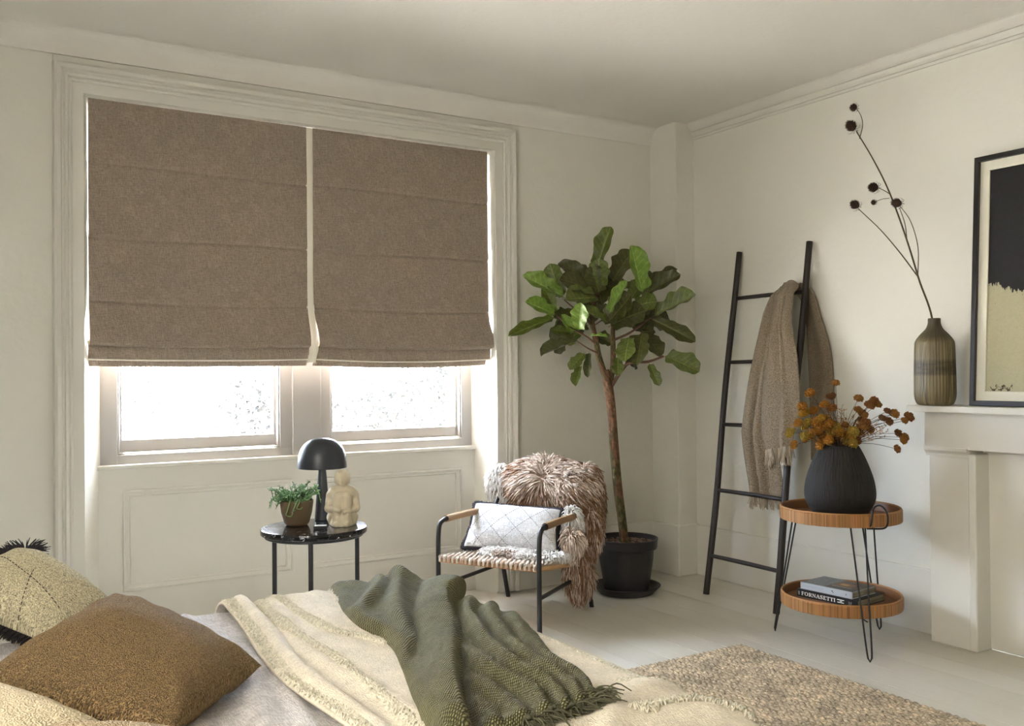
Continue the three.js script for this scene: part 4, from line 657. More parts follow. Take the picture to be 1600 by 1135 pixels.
    for (let i = 0; i < L * 1900; i++) {
      const t = rr(0.012, 0.988), o = rr(-0.55, 0.55) * wdt, [u, v] = at(t, o), k = Math.sqrt(Math.max(0, 1 - Math.pow(1.7 * o / wdt, 2))), h0 = covH(u, v) + hgt * 0.35 * k, a = rr(0, 6.283), l = rr(0.004, 0.008), du = Math.cos(a) * l, dv2 = Math.sin(a) * l, b = rr(0.82, 1.12);
      g.push(tint(taper([drape(u - du, v - dv2, h0), drape(u - du * 0.2, v - dv2 * 0.2, h0 + hgt * rr(0.35, 0.75)), drape(u + du * 0.9, v + dv2 * 0.9, h0 + hgt * rr(0.0, 0.4))], [0.0017, 0.0022, 0.0015], 5, 4), b, b * 0.99, b * 0.96));
    }
    part(cs, 'tufted_band', g, tuftM, undefined, 'stuff');
  }
  band([[0.755, -3.0], [0.745, -2.77], [0.73, -2.56], [0.695, -2.25], [0.68, -2.09], [0.685, -1.94], [0.70, -1.83], [0.71, -1.7], [0.72, -1.5]], 0.027, 0.012);
  band([[0.845, -3.0], [0.835, -2.82], [0.82, -2.62], [0.815, -2.39], [0.825, -2.16], [0.815, -1.97], [0.805, -1.83], [0.80, -1.7], [0.79, -1.5]], 0.026, 0.013);
  band([[0.875, -3.0], [0.885, -2.9], [0.895, -2.78], [0.895, -2.61], [0.9, -2.45], [0.92, -2.36], [0.955, -2.3], [0.985, -2.2]], 0.027, 0.013);
  band([[1.09, -3.02], [1.08, -2.95], [1.09, -2.88], [1.08, -2.8], [1.04, -2.68]], 0.03, 0.014);
  band([[1.375, -2.23], [1.41, -2.19], [1.46, -2.17], [1.49, -2.17]], 0.04, 0.016);
  band([[1.35, -2.12], [1.362, -2.05], [1.36, -1.98], [1.355, -1.89], [1.35, -1.78], [1.36, -1.68]], 0.018, 0.009);
  band([[1.285, -1.63], [1.31, -1.655], [1.36, -1.655], [1.41, -1.63], [1.44, -1.57], [1.455, -1.5], [1.46, -1.4], [1.46, -1.28]], 0.03, 0.010);
  band([[1.19, -1.45], [1.23, -1.475], [1.28, -1.48], [1.33, -1.465], [1.37, -1.43], [1.405, -1.38], [1.43, -1.3], [1.45, -1.2]], 0.046, 0.018);

  // olive knitted throw
  const th = thing('throw_blanket', 'olive green knitted throw with a knotted fringe over the foot of the bed', 'blanket');
  const kn = (x, y) => { const u = x / 16, v = y / 10, row = Math.floor(v), fu = u + 0.5 * (row % 2) - Math.floor(u + 0.5 * (row % 2)), fv = v - row, d = Math.pow((fu - 0.5 + 0.25 * (fv - 0.5)) / 0.42, 2) + Math.pow((fv - 0.5) / 0.5, 2); return clamp(1.1 - d, 0, 1); };
  const knC = tex(512, 500, (x, y) => { const k = kn(x, y), n = 0.85 + 0.3 * noise(x / 3, y / 3, 5), m = 0.9 + 0.2 * fbm(x / 70, y / 70, 6, 3, 8, 8), v = (0.5 + 0.55 * k) * n * m; return [136 * v, 134 * v, 100 * v]; }, true, 3.7, 3.7);
  const knB = tex(512, 500, (x, y) => 255 * Math.sqrt(kn(x, y)), false, 3.7, 3.7);
  const km = std([1.3, 1.26, 1.02], 0.95, { map: knC, bumpMap: knB, bumpScale: 0.006, name: 'olive knit' });
  const Lb = curve([[1.10, -3.08], [1.09, -2.92], [1.045, -2.72], [1.0, -2.53], [0.985, -2.4], [0.99, -2.28], [0.975, -2.15], [0.93, -2.0], [0.87, -1.82], [0.82, -1.67], [0.76, -1.45]]);
  const Rb = curve([[1.62, -2.95], [1.60, -2.75], [1.54, -2.56], [1.475, -2.4], [1.425, -2.28], [1.37, -2.14], [1.315, -2.0], [1.265, -1.86], [1.245, -1.76], [1.225, -1.68], [1.15, -1.54]]);
  const thrH = (s, t) => {
    const a = Lb(t), b = Rb(t), w = Math.hypot(b[0] - a[0], b[1] - a[1]), sc = lerp(0.80, 0.10, sstep(0.06, 1, t) * 0.35 + t * 0.65), dm = (s - sc) * w, x = s * w, dR = (1 - s) * w;
    let h = 0.022;
    const crest = dm < 0 ? Math.exp(-Math.pow(dm / 0.075, 2)) : Math.exp(-Math.pow(dm / 0.016, 2));
    h += (0.04 + 0.012 * Math.sin(t * 9)) * crest * sstep(0.02, 0.16, t);
    h -= 0.010 * Math.exp(-Math.pow((dm - 0.035) / 0.02, 2));
    const l = dm + 0.15; h += 0.028 * Math.exp(-Math.pow((l + 0.02 * Math.sin(t * 8)) / 0.026, 2)) * sstep(0.75, 0.35, t) - 0.014 * Math.exp(-Math.pow((l - 0.05) / 0.02, 2)) * sstep(0.8, 0.4, t);
    const l2 = dm + 0.255; h += 0.024 * Math.exp(-Math.pow((l2 - 0.02 * Math.sin(t * 11)) / 0.022, 2)) * sstep(0.5, 0.2, t);
    if (dm > 0.01) { // folds fanning to the fringe on the right
      const k = sstep(0.01, 0.06, dm) * lerp(0.45, 1, sstep(0.1, 0.45, t)), q = dR + 0.05 * Math.sin(t * 6 + 1) * (1 - t) + 0.02 * noise(t * 6, 3), g = (c, wd, am) => am * Math.exp(-Math.pow((q - c) / wd, 2));
      const sp = lerp(1, 0.72, sstep(0.5, 1, t));
      h += k * (g(0.035 * sp, 0.018, 0.014) + g(0.095 * sp, 0.019, 0.023) * sstep(0.1, 0.3, t) + g(0.16 * sp, 0.018, 0.024) * sstep(0.2, 0.45, t) + g(0.235 * sp, 0.022, 0.027) * sstep(0.3, 0.55, t) + g(0.33 * sp, 0.028, 0.022) * sstep(0.5, 0.7, t) + g(0.42 * sp, 0.03, 0.018) * sstep(0.6, 0.8, t));
      h += k * 0.004 * Math.sin(t * 30 + s * 6) * sstep(0.3, 0.05, dR) * (1 - sstep(0.6, 0.9, t));
    }
    h += 0.016 * Math.exp(-Math.pow((s - 0.03) / 0.05, 2)) * sstep(0.3, 0.38, t) * sstep(0.62, 0.5, t);
    h += 0.014 * (fbm(s * 7, t * 9, 2, 3) - 0.45) + 0.006 * (fbm(s * 20, t * 26, 5, 2) - 0.5) + 0.018 * sstep(0.2, 0.05, t) * (0.5 + 0.5 * Math.sin(s * 15 + 0.8)) * sstep(0.95, 0.7, s);
    const edge = Math.min(s / 0.03, (1 - s) / 0.025, (1 - t) / 0.02, 1); return lerp(0.0125, h, Math.sqrt(clamp(edge, 0, 1)));
  };
  const thrP = (s, t) => { const a = Lb(t), b = Rb(t), u = lerp(a[0], b[0], s), v = lerp(a[1], b[1], s); return drape(u, v, Math.max(0.004, covH(u, v) - 0.010) + thrH(s, t)); };
  part(th, 'fabric', thickSheet(thrP, 190, 330, 0.006, (s, t) => [0.52 * s, 1.55 * t]), km);
  seed = 4242;
  const fr = [];
  for (let i = 0; i < 430; i++) {
    const s = rr(0.42, 1), t = rr(0.94, 0.995), p = thrP(s, t), a = rr(-1.4, 1.4), l = rr(0.03, 0.08), c = rr(0.55, 1.25), k = rr(0.4, 1);
    const pt = (f, w) => { const q = V(p.x + 0.35 * l * f + Math.sin(a) * l * f * 0.8, 0, p.z + Math.cos(a) * l * f * 0.8); q.y = BY + covH(clamp(q.x, 0, 1.4), q.z) + 0.010 + w; return q; };
    fr.push(tint(taper([p, pt(0.25, 0.018 * k), pt(0.6, 0.02 * k * rr(0.3, 1.4)), pt(1, 0.002)], [0.0018, 0.002, 0.0018, 0.0012], 5, 9), c, c, c * 0.9));
  }
  for (let i = 0; i < 26; i++) { const s = 0.44 + 0.55 * i / 25, p = thrP(s, 0.985); fr.push(tint(new THREE.IcosahedronGeometry(rr(0.005, 0.007), 1).scale(1, 0.8, 1.2).translate(p.x + 0.008, p.y, p.z + 0.012), 0.8, 0.8, 0.75)); }
  part(th, 'fringe', fr, std([0.12, 0.115, 0.075], 0.95, { vertexColors: true, name: 'olive yarn' }), undefined, 'stuff');
}

// ---------- cushions ----------
// a pillow through four corners: A top-left, B top-right, C bottom-right, D bottom-left, filled to the thickness
function pillow(A, B, C, D, thick, o = {}) {
  A = V(...A); B = V(...B); C = V(...C); D = V(...D);
  const n = C.clone().sub(A).cross(D.clone().sub(B)).normalize().multiplyScalar(-1), ctr = A.clone().add(B).add(C).add(D).multiplyScalar(0.25), N = o.N ?? 60, W = A.distanceTo(B), H = A.distanceTo(D), pinch = o.pinch ?? 0.05;
  const f = (side) => (s, t) => {
    const x = 2 * s - 1, y = 2 * t - 1, ex = 1 - Math.pow(Math.abs(x), 2.4), ey = 1 - Math.pow(Math.abs(y), 2.4), th = 0.5 * thick * Math.pow(Math.max(0, ex * ey), 0.5);
    const p = A.clone().lerp(B, s).lerp(D.clone().lerp(C, s), t), c = ctr.clone().sub(p);
    p.addScaledVector(c, pinch * (1 - Math.abs(x * y)) * Math.max(Math.pow(Math.abs(x), 6), Math.pow(Math.abs(y), 6)));   // edges draw in between the corners
    const rad = Math.hypot(x, y), wr = (o.wrinkle ?? 0.004) * (fbm(s * 5, t * 5, (o.seed ?? 1) + side, 3) - 0.5) * 2 + (o.crease ?? 0.004) * Math.sin(Math.atan2(y, x) * 14) * sstep(0.7, 1.25, rad) * Math.min(1, th * 30);
    return p.addScaledVector(n, side * th + wr * Math.min(1, th * 25));
  };
  const g1 = sheet(f(1), N, N, (s, t) => [s * W, t * H]), g2 = sheet((s, t) => f(-1)(1 - s, t), N, N, (s, t) => [s * W, t * H]);
  return { geo: mg([g1, g2]), front: f(1), normal: n, edge: (k) => { k = (((k % 1) + 1) % 1) * 4; const i = Math.floor(k) % 4, q = k - Math.floor(k); return f(0)(...[[q, 0], [1, q], [1 - q, 1], [0, 1 - q]][i]); } };
}
{
  const boucle = std([0.58, 0.40, 0.21], 1, { map: tex(512, 512, (x, y) => { const a = noise(x / 5, y / 5, 3), r = 1 - Math.abs(a - 0.5) * 2, v = 0.66 + 0.42 * r * r + 0.22 * (noise(x / 2.5, y / 2.5, 6) - 0.5); return [240 * v, 232 * v, 215 * v]; }, true, 5, 5), bumpMap: tex(512, 512, (x, y) => { const a = noise(x / 5, y / 5, 3), r = 1 - Math.abs(a - 0.5) * 2; return 255 * clamp(0.8 * r + 0.3 * noise(x / 2.5, y / 2.5, 6), 0, 1); }, false, 5, 5), bumpScale: 0.015, name: 'brown boucle' });
  const c1 = thing('cushion', 'square brown boucle cushion lying at the front of the bed cushions', 'cushion');
  const p1 = pillow([0.365, 0.775, -2.42], [0.632, 0.632, -2.125], [0.37, 0.632, -1.82], [0.02, 0.67, -2.14], 0.17, { N: 90, seed: 3, crease: 0.006, pinch: 0.06 });
  part(c1, 'cover', p1.geo, boucle);

  const flecked = std([0.92, 0.85, 0.69], 1, { map: tex(512, 512, (x, y) => { const n = noise(x / 2.2, y / 2.2, 4), f = n > 0.7 ? 0.62 : 1, v = (0.86 + 0.2 * noise(x / 6, y / 6, 8)) * f; return [228 * v, 224 * v, 205 * v]; }, true, 3.4, 3.4), bumpMap: T.bouche, bumpScale: 0.005, name: 'flecked cream wool' });
  const fringeM = std([0.022, 0.018, 0.022], 0.95, { name: 'black fringe' });
  seed = 61;
  function fringe(owner, pl, k0, k1, n, len, thick) {
    const g = []; for (let i = 0; i < n; i++) { const k = rr(k0, k1), p = pl.edge(k), q = pl.edge(k + 0.002), r = pl.edge(k - 0.002), tan = q.sub(r).normalize(), out = pl.normal.clone().cross(tan).normalize(), d = out.multiplyScalar(len * rr(0.6, 1.15)).addScaledVector(pl.normal, len * rr(-0.55, 0.55)).addScaledVector(tan, len * rr(-0.35, 0.35)); g.push(taper([p.clone().addScaledVector(d, -0.25), p.clone().addScaledVector(d, 0.5), p.clone().add(d).add(V(0, -len * 0.15, 0))], [thick, thick, thick * 0.6], 4, 4)); }
    part(owner, 'fringe', g, fringeM, 'black wool fringe', 'stuff');
  }
  const stitchM = std([0.05, 0.038, 0.035], 0.95);
  function stitches(owner, pl, lines, dash, r, name = 'stitching') {
    const g = []; for (const [s0, t0, s1, t1] of lines) { const L = pl.front(s0, t0).distanceTo(pl.front(s1, t1)), n = Math.max(3, Math.floor(L / dash)); for (let i = 0; i < n; i++) { const q = (i + 0.15) / n, e = (i + 0.72) / n, P = [q, (q + e) / 2, e].map((z) => pl.front(lerp(s0, s1, z), lerp(t0, t1, z)).addScaledVector(pl.normal, 0.0012)); g.push(taper(P, [r, r], 5, 3)); } }
    part(owner, name, g, stitchM, 'dark running stitches', 'stuff');
  }
  const c2 = thing('cushion', 'cream flecked cushion with dark stitched lines and a black fringe, behind the brown cushion', 'cushion');
  const p2 = pillow([0.214, 0.806, -2.985], [0.425, 0.655, -2.77], [0.245, 0.61, -2.66], [-0.02, 0.72, -2.87], 0.21, { N: 60, seed: 8, pinch: 0.04 });
  part(c2, 'cover', p2.geo, flecked);
  fringe(c2, p2, 0.5, 0.75, 800, 0.024, 0.0014); fringe(c2, p2, 0.74, 1.02, 1100, 0.046, 0.0015);
  stitches(c2, p2, [[0.02, 0.42, 0.9, 0.72], [0.25, 0.95, 0.02, 0.2], [0.72, 0.98, 0.5, 0.5]], 0.012, 0.0012);

  const c3 = thing('cushion', 'plain cream cushion in the near left corner below the brown cushion', 'cushion');
  part(c3, 'cover', pillow([0.0, 0.745, -2.07], [0.285, 0.64, -1.86], [0.10, 0.63, -1.66], [-0.12, 0.68, -1.93], 0.12, { seed: 12 }).geo, std([0.70, 0.60, 0.42], 1, { bumpMap: T.bouche, bumpScale: 0.003, name: 'cream wool' }));
  const c4 = thing('cushion', 'beige cushion nearest the camera, only its curved top in view', 'cushion');
  part(c4, 'cover', pillow([0.135, 0.695, -1.8], [0.405, 0.69, -1.6], [0.35, 0.62, -1.42], [0.10, 0.625, -1.57], 0.13, { seed: 15 }).geo, std([0.50, 0.385, 0.25], 1, { bumpMap: T.bouche, bumpScale: 0.006, name: 'beige boucle' }));

  // ---------- armchair ----------
  const CX = 2.645, CZ = -4.221, CT = -1.057;
  const ch = thing('armchair', 'low black metal armchair with a woven seat and cane wrapped arms', 'armchair', [CX, 0, CZ], CT);
  const steel = M.black, caneM = std([0.60, 0.36, 0.165], 0.55, { bumpMap: tex(64, 512, (x, y) => 255 * Math.abs(Math.sin(y / 512 * Math.PI * 44)), false, 1, 1), bumpScale: 0.003, name: 'cane wrap' });
  for (const s of [-1, 1]) {
    const fx = s * 0.293, rx = s * 0.264;
    part(ch, 'frame_rail', tube([[fx, 0, 0.343], [fx, 0.25, 0.343], [fx, 0.47, 0.338], [fx, 0.517, 0.325], [fx - s * 0.002, 0.533, 0.29], [s * 0.285, 0.536, 0.1], [s * 0.272, 0.53, -0.2]], 0.0125, 70, 10), steel);
    part(ch, 'armrest', tube([[s * 0.2905, 0.535, 0.272], [s * 0.285, 0.537, 0.1], [s * 0.2735, 0.531, -0.17]], 0.0185, 40, 12), caneM);
    part(ch, 'leg', tube([[rx, 0, -0.343], [s * 0.266, 0.2, -0.285], [s * 0.27, 0.52, -0.2], [s * 0.265, 0.6, -0.25], [s * 0.25, 0.76, -0.355]], 0.0125, 50, 10), steel);
    part(ch, 'stretcher', rod([fx, 0.195, 0.343], [s * 0.266, 0.205, -0.285], 0.0105), steel);
    part(ch, 'seat_rail', rod([s * 0.285, 0.335, 0.343], [s * 0.266, 0.262, -0.262], 0.012), caneM);
  }
  part(ch, 'front_rail', box(-0.288, 0.288, 0.322, 0.345, 0.326, 0.35, 0.005), std([0.40, 0.20, 0.075], 0.5, { name: 'tan wood' }));
  part(ch, 'back_rail', rod([-0.268, 0.262, -0.262], [0.268, 0.262, -0.262], 0.012), steel);
  part(ch, 'top_rail', tube([[-0.25, 0.755, -0.352], [-0.2, 0.782, -0.365], [0.2, 0.782, -0.365], [0.25, 0.755, -0.352]], 0.0125, 30, 10), steel);
  part(ch, 'back_panel', thickSheet((s, t) => [lerp(-0.245, 0.245, s), lerp(0.77, 0.31, t), lerp(-0.36, -0.215, t) - 0.02 * Math.sin(Math.PI * s)], 20, 20, 0.008), caneM);
  const cordM = [std([0.52, 0.43, 0.34], 0.9, { name: 'natural cord' }), std([0.60, 0.52, 0.44], 0.9), std([0.48, 0.35, 0.26], 0.9)];
  seed = 17;
  for (let i = 0; i < 22; i++) {
    const x = lerp(-0.274, 0.274, i / 21), k = 0.5; const g = [];
    for (const q of [-1, 1]) { const pts = []; for (let j = 0; j <= 26; j++) { const t = j / 26, z = lerp(0.352, -0.25, t), y = lerp(0.352, 0.275, t) + 0.004, tw = j * 1.35 + (q > 0 ? Math.PI : 0); pts.push([x + 0.0055 * Math.cos(tw) + 0.004 * q * 0, y + 0.0045 * Math.sin(tw), z]); } pts.unshift([x, 0.330, 0.356], [x, 0.345, 0.357]); g.push(tube(pts, 0.0072, 80, 6)); }
    part(ch, 'seat_cord', g, cordM[i % 3]);
  }
  part(ch, 'seat_base', thickSheet((s, t) => [lerp(-0.28, 0.28, s), lerp(0.346, 0.27, t), lerp(0.345, -0.26, t)], 4, 4, 0.012), caneM);

  // white cushion on the chair
  const cc = thing('cushion', 'white oblong cushion with diamond stitching and black edging on the armchair', 'cushion', [CX, 0, CZ], CT);
  const p5 = pillow([-0.325, 0.572, -0.085], [0.205, 0.565, -0.10], [0.252, 0.365, 0.055], [-0.305, 0.352, 0.085], 0.13, { N: 60, seed: 21, pinch: 0.07 });
  const wm = std([0.94, 0.95, 0.97], 0.95, { map: T.linen, bumpMap: T.bouche, bumpScale: 0.003, name: 'white woven cotton' });
  part(cc, 'cover', p5.geo, wm);
  const L5 = []; for (let i = -2; i < 6; i++) { const a = i * 0.27; const clip = (s0, t0, s1, t1) => { const q0 = Math.max(0, s0 < 0.03 ? (0.03 - s0) / (s1 - s0) : 0, s0 > 0.97 ? (0.97 - s0) / (s1 - s0) : 0), q1 = Math.min(1, s1 > 0.97 ? (0.97 - s0) / (s1 - s0) : 1, s1 < 0.03 ? (0.03 - s0) / (s1 - s0) : 1); if (q1 - q0 > 0.1) L5.push([lerp(s0, s1, q0), lerp(t0, t1, q0), lerp(s0, s1, q1), lerp(t0, t1, q1)]); }; clip(a, 0.03, a + 0.5, 0.97); clip(a + 0.12, 0.97, a + 0.62, 0.03); }
  stitches(cc, p5, L5, 0.011, 0.0011);
  seed = 71; fringe(cc, p5, 0, 1, 2600, 0.015, 0.0017);
  part(cc, 'piping', tube(Array.from({ length: 80 }, (_, i) => p5.edge(i / 80)), 0.0105, 200, 8, true), fringeM, 'black edging');

  // ---------- sheepskin ----------
  const sk = thing('sheepskin', 'shaggy brown and white sheepskin draped over the armchair back and one side', 'sheepskin', [CX, 0, CZ], CT);
  const E = [ // centre, radii, colour kind, hair count, lock length
    [[0.03, 0.665, -0.285], [0.275, 0.135, 0.075], 'main', 3600, 0.062], [[-0.285, 0.645, -0.29], [0.075, 0.115, 0.055], 'white', 900, 0.04], [[0.285, 0.575, -0.27], [0.06, 0.19, 0.07], 'main', 1500, 0.06], [[0.225, 0.63, -0.22], [0.09, 0.12, 0.06], 'main', 700, 0.055],
    [[0.31, 0.43, -0.22], [0.05, 0.12, 0.05], 'brown', 800, 0.06], [[0.255, 0.485, -0.115], [0.04, 0.085, 0.05], 'white', 600, 0.05], [[0.285, 0.40, -0.05], [0.04, 0.06, 0.06], 'cream', 500, 0.06],
    [[0.285, 0.285, -0.12], [0.05, 0.1, 0.07], 'brown', 900, 0.06], [[0.28, 0.19, -0.15], [0.045, 0.075, 0.045], 'brown', 800, 0.075], [[0.02, 0.35, 0.12], [0.17, 0.014, 0.085], 'seatw', 1500, 0.035], [[0.18, 0.345, 0.05], [0.11, 0.016, 0.1], 'white', 700, 0.035]];
  seed = 909;
  const pelt = [], locks = [], nrm = V(0, 0, 0);
  for (const [c, r, kind, cnt, len] of E) {
    pelt.push(new THREE.SphereGeometry(1, 24, 16).scale(...r).translate(...c));
    for (let i = 0; i < cnt * 1.5; i++) {
      const u = rr(-1, 1), a = rr(0, 6.283), q = Math.sqrt(1 - u * u), d = V(q * Math.cos(a), u, q * Math.sin(a));
      if (kind.startsWith('seat') && d.y < -0.1) continue;
      const p = V(c[0] + d.x * r[0], c[1] + d.y * r[1], c[2] + d.z * r[2]); nrm.set(d.x / r[0], d.y / r[1], d.z / r[2]).normalize();
      const hub = V(p.x - 0.03, p.y - 0.70, 0), comb = kind === 'main' ? hub.normalize().multiplyScalar(0.8).add(V(0, -0.35, 0)) : kind.startsWith('seat') ? V(rr(-1, 1), 0, rr(-1, 1)).multiplyScalar(0.6) : V(0.1, -1.1, 0.1);
      comb.addScaledVector(nrm, -comb.dot(nrm)); const L = len * rr(0.65, 1.2), jit = V(rr(-1, 1), rr(-1, 1), rr(-1, 1)).multiplyScalar(0.28), d1 = nrm.clone().multiplyScalar(0.75).add(comb).add(jit).normalize(), d2 = nrm.clone().multiplyScalar(0.15).add(comb.clone().multiplyScalar(1.3)).add(jit).add(V(0, -0.25, 0)).normalize();
      const p1 = p.clone().addScaledVector(d1, L * 0.5), p2 = p1.clone().addScaledVector(d2, L * 0.55); if (p2.y < 0.02) continue;
      const wh = kind === 'white' || kind === 'seatw', dist = Math.hypot((p.x - 0.03) / 0.3, (p.y - 0.72) / 0.2), patch = fbm(p.x * 9 + 3, p.y * 9, p.z * 9, 3), wl = kind === 'white' ? 0.97 : kind === 'seatw' ? (patch > 0.53 && p.x > -0.05 ? 0.3 : 0.97) : kind === 'cream' ? 0.75 : kind === 'brown' ? 0.22 : clamp(1.08 - 0.85 * dist + 1.9 * (patch - 0.5) - (p.y < 0.67 ? 0.3 : 0), 0.02, 0.8), k = clamp(wl + (wh ? rr(-0.3, 0.2) : rr(-0.55, 0.5)), 0, 1), b = rr(0.75, 1.2);
      locks.push(tint(taper([p.clone().addScaledVector(nrm, -0.006), p1, p2], [0.003, 0.0038, 0.0009], 4, 4), b * lerp(0.23, 0.86, k), b * lerp(0.115, wh ? 0.84 : 0.73, k), b * lerp(0.05, wh ? 0.81 : 0.63, k)));
    }
  }
  part(sk, 'pelt', pelt, std([0.33, 0.25, 0.18], 1, { name: 'pelt' }));
  part(sk, 'wool', locks, std([1, 1, 1], 0.8, { vertexColors: true, name: 'wool locks' }), undefined, 'stuff');
}

// ---------- throw on the ladder ----------
{
  const hb = thing('throw_blanket', 'beige fringed throw hanging over the top rungs of the ladder', 'blanket');
  const wc = tex(512, 512, (x, y) => { const a = noise(x / 2.2, y / 5, 1), b = noise(x / 6, y / 2.2, 2), f = noise(x / 3, y / 3, 9) > 0.72 ? 0.7 : 1, v = (0.62 + 0.5 * (a * 0.5 + b * 0.5)) * f; return [186 * v, 168 * v, 142 * v]; }, true, 3, 3);
  const wm = std([0.98, 0.96, 0.94], 1, { map: wc, bumpMap: T.bouche, bumpScale: 0.005, name: 'beige wool' });
  const lad = (y) => 3.8 + 0.1598 * y;
  const pts = (rows) => { const c = new THREE.CatmullRomCurve3(rows.map(([y, z]) => V(0, y, z)), false, 'centripetal'); return (t) => c.getPointAt(t); };
  const mk = (l, r, fold, xo, uvw) => { const A = pts(l), B = pts(r); return (s, t) => { const a = A(t), b = B(t), y = lerp(a.y, b.y, s), z = lerp(a.z, b.z, s) + 0.0; return [xo(y, s, t) - fold(s, t), y + 0.03 * Math.sin(Math.PI * s) * sstep(0.1, 0, t), z]; }; };
  // long left fall, over the rung and in front of the rungs
  const xf = (y, s, t) => { const top = sstep(1.70, 1.765, y); return lerp((y < 0.95 ? lad(0.95) + (0.95 - y) * 0.1 : lad(y)) - 0.032, lad(1.73) + 0.012, top * top); };
  const fA = mk([[1.766, -3.70], [1.70, -3.735], [1.5, -3.775], [1.22, -3.815], [0.9, -3.83], [0.585, -3.80]], [[1.772, -3.60], [1.70, -3.60], [1.5, -3.595], [1.22, -3.60], [0.9, -3.585], [0.60, -3.56]], (s, t) => 0.03 * Math.pow(Math.abs(Math.sin(s * 8.5 + 0.6 * t + 0.4)), 1.4) * sstep(0.02, 0.15, t) + 0.006 * Math.sin(s * 23 + t * 5), xf);
  const fB = mk([[1.775, -3.645], [1.70, -3.65], [1.5, -3.665], [1.22, -3.685], [1.0, -3.67], [0.86, -3.64]], [[1.768, -3.535], [1.70, -3.535], [1.55, -3.525], [1.36, -3.455], [1.2, -3.415], [1.05, -3.405], [0.90, -3.435]], (s, t) => 0.026 + 0.028 * Math.pow(Math.abs(Math.sin(s * 6.2 + 0.3 - 0.5 * t)), 1.3) * sstep(0.02, 0.2, t) + 0.012 * s * sstep(0.3, 0.6, t) + 0.022 * Math.exp(-Math.pow((s - 0.45 - 0.4 * t) / 0.06, 2)) * sstep(0.02, 0.1, t), (y, s, t) => xf(y, s, t) - 0.012);
  const fC = mk([[1.766, -3.62], [1.6, -3.56], [1.3, -3.54], [1.0, -3.53], [0.8, -3.53]], [[1.74, -3.50], [1.6, -3.455], [1.42, -3.395], [1.15, -3.375], [0.82, -3.385]], (s, t) => -0.008 * Math.sin(s * 7), (y, s) => lerp(lad(1.73) + 0.045, lad(1.73) + 0.012, sstep(1.68, 1.765, y)));
  part(hb, 'fabric', [thickSheet(fA, 90, 130, 0.006, (s, t) => [0.4 * s, 1.25 * t]), thickSheet(fB, 90, 120, 0.006, (s, t) => [0.36 * s, 1.0 * t]), thickSheet((s, t) => fC(1 - s, t), 30, 60, 0.006, (s, t) => [0.3 * s, 0.9 * t])], wm);
  seed = 2020; const fr = [];
  for (const [f, n, len] of [[fA, 60, 0.07], [fB, 60, 0.1]]) for (let i = 0; i < n; i++) {
    const s = (i + rr(0.1, 0.9)) / n, p = V(...f(clamp(s, 0, 1), 0.995)), l = len * rr(0.6, 1.15), c = rr(0.7, 1.25), w = rr(-0.018, 0.018);
    for (const q of [-0.003, 0.003]) fr.push(tint(taper([[p.x, p.y + 0.006, p.z], [p.x - 0.003, p.y - l * 0.35, p.z + q + w * 0.3], [p.x + rr(-0.006, 0.004), p.y - l, p.z + q * 2 + w]], [0.0028, 0.0026, 0.0018], 5, 6), c, c * 0.97, c * 0.92));
  }
  part(hb, 'fringe', fr, std([0.42, 0.36, 0.28], 1, { vertexColors: true, name: 'beige yarn' }), undefined, 'stuff');
}

// ---------- jute rug ----------
{
  const x0 = 1.15, x1 = 3.215, z0 = -3.18, z1 = -1.1, rows = 74;
  const jc = tex(512, 512, (x, y) => { const n = 0.72 + 0.32 * noise(x / 3, y / 9, 2) + 0.2 * noise(x / 11, y / 5, 6) + 0.35 * (fbm(x / 60, y / 60, 3, 3, 9, 9) - 0.5), d = noise(x / 5, y / 9, 11) > 0.82 ? 0.78 : 1; return [182 * n * d, 164 * n * d, 136 * n * d]; }, true, 1.6, 1.6);
  const rg = thing('rug', 'rectangular natural jute rug with braided rows on the white floor', 'rug');
  const jm = std([1.12, 1.12, 1.12], 1, { map: jc, bumpMap: T.fine, bumpScale: 0.004, name: 'jute' });
  const dz = 0.0155, n = Math.floor((x1 - 1.25) / dz);
  const g = sheet((s, t) => {   // braided ropes laid side by side along the rug's length
    const x = lerp(x0, x1, s) + 0.006 * Math.sin(t * 40) * sstep(0.97, 1, s), z = lerp(z0, z1, t) + 0.006 * (noise(s * 40, 3) - 0.5) * sstep(0.02, 0, t);
    const row = (x1 - x) / 0.026, fz = row - Math.floor(row), tw = (z / 0.034 + (Math.floor(row) % 2) * 0.5 + fz * 0.9 * (Math.floor(row) % 2 ? 1 : -1)), ft = tw - Math.floor(tw);
    const h = 0.008 + 0.010 * Math.sqrt(Math.max(0, Math.sin(Math.PI * fz))) * (0.4 + 0.6 * Math.sin(Math.PI * ft)) + 0.0016 * (noise(x * 70, z * 70) - 0.5);
    const e = Math.min((x1 - x) / 0.008, (z - z0) / 0.008, 1); return [x, Math.max(0.001, h * Math.sqrt(clamp(e, 0, 1))), z];
  }, 780, 620, (s, t) => [(x1 - x0) * s, (z1 - z0) * t]);
  part(rg, 'weave', g, jm);
}

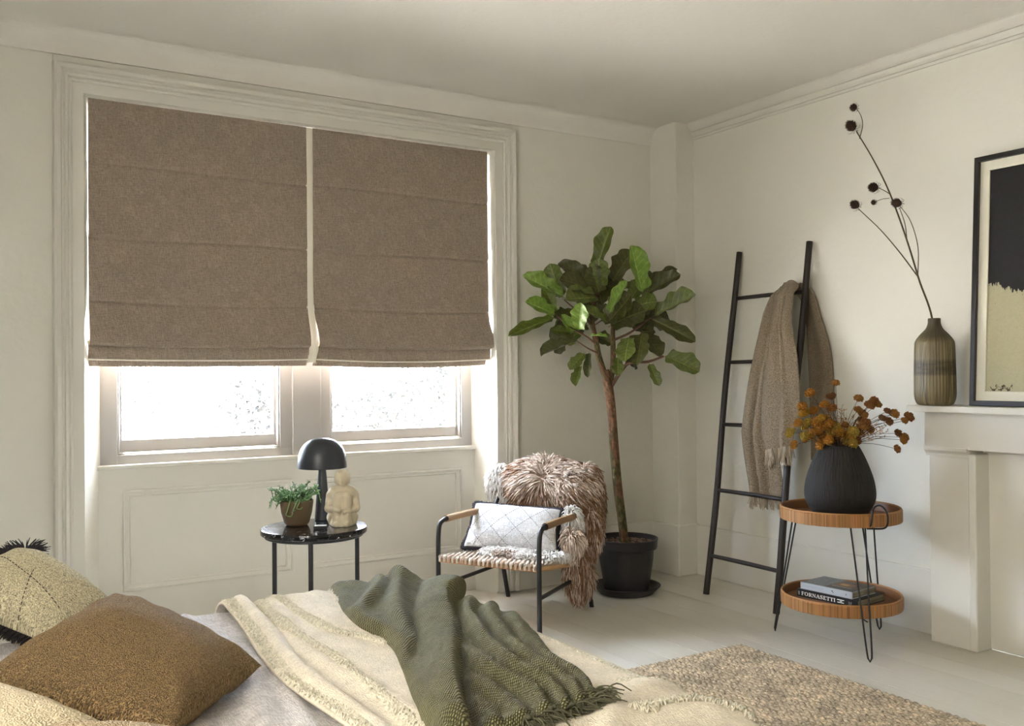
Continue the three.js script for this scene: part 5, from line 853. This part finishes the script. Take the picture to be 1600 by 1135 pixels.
// ---------- garden beyond the window ----------
{
  seed = 31;
  const lf = new THREE.BufferGeometry(); lf.setAttribute('position', new THREE.Float32BufferAttribute([0, 0, 0, 0.35, 0.5, 0.06, 0, 1, 0, -0.35, 0.5, 0.06], 3)); lf.setIndex([0, 1, 2, 0, 2, 3]); lf.computeVertexNormals();
  const wood = std([0.2, 0.14, 0.09], 0.9);
  function shrub(label, x, z, y0, R, Hh, n, cols) {
    const t = thing('shrub', label, 'shrub', [x, y0, z]); const leaves = [];
    part(t, 'stem', [0, 1, 2, 3, 4].map((i) => taper([[0, 0, 0], [R * 0.25 * Math.cos(i * 1.3), Hh * 0.4, R * 0.25 * Math.sin(i * 1.3)], [R * 0.6 * Math.cos(i * 1.3), Hh * 0.85, R * 0.6 * Math.sin(i * 1.3)]], [0.03, 0.018, 0.006], 6, 8)), wood);
    for (let i = 0; i < n; i++) { const u = rr(-0.75, 1), a = rr(0, 6.283), q = Math.sqrt(1 - u * u), k = Math.pow(rnd(), 0.4), l = rr(0.05, 0.11), c = rr(0.6, 1.4), m = lf.clone().scale(l, l, l).rotateX(rr(-1.6, 1.6)).rotateZ(rr(0, 6.28)).rotateY(rr(0, 6.28)).translate(q * Math.cos(a) * R * k * (0.8 + 0.4 * noise(a * 2, u * 3)), Hh * (0.55 + 0.45 * u * k), q * Math.sin(a) * R * k); leaves.push(tint(m, cols[0] * c, cols[1] * c, cols[2] * c)); }
    part(t, 'foliage', leaves, std([1, 1, 1], 0.7, { vertexColors: true, side: THREE.DoubleSide }), undefined, 'stuff');
  }
  shrub('pale leafy shrub seen through the left edge of the left window', 2.0, -12.5, -0.55, 0.75, 3.4, 1500, [0.015, 0.013, 0.010]);
  shrub('rounded pale shrub seen at the right of the left window', 3.75, -12.5, -0.55, 0.65, 2.0, 1800, [0.016, 0.0145, 0.011]);
  shrub('wide leafy shrub low in the right window', 5.4, -12.5, -0.55, 0.95, 1.9, 2400, [0.015, 0.014, 0.009]);
  shrub('taller leafy shrub at the right of the right window', 6.7, -12.8, -0.55, 0.8, 2.9, 2400, [0.014, 0.014, 0.008]);
}
renderer.render(scene, camera);
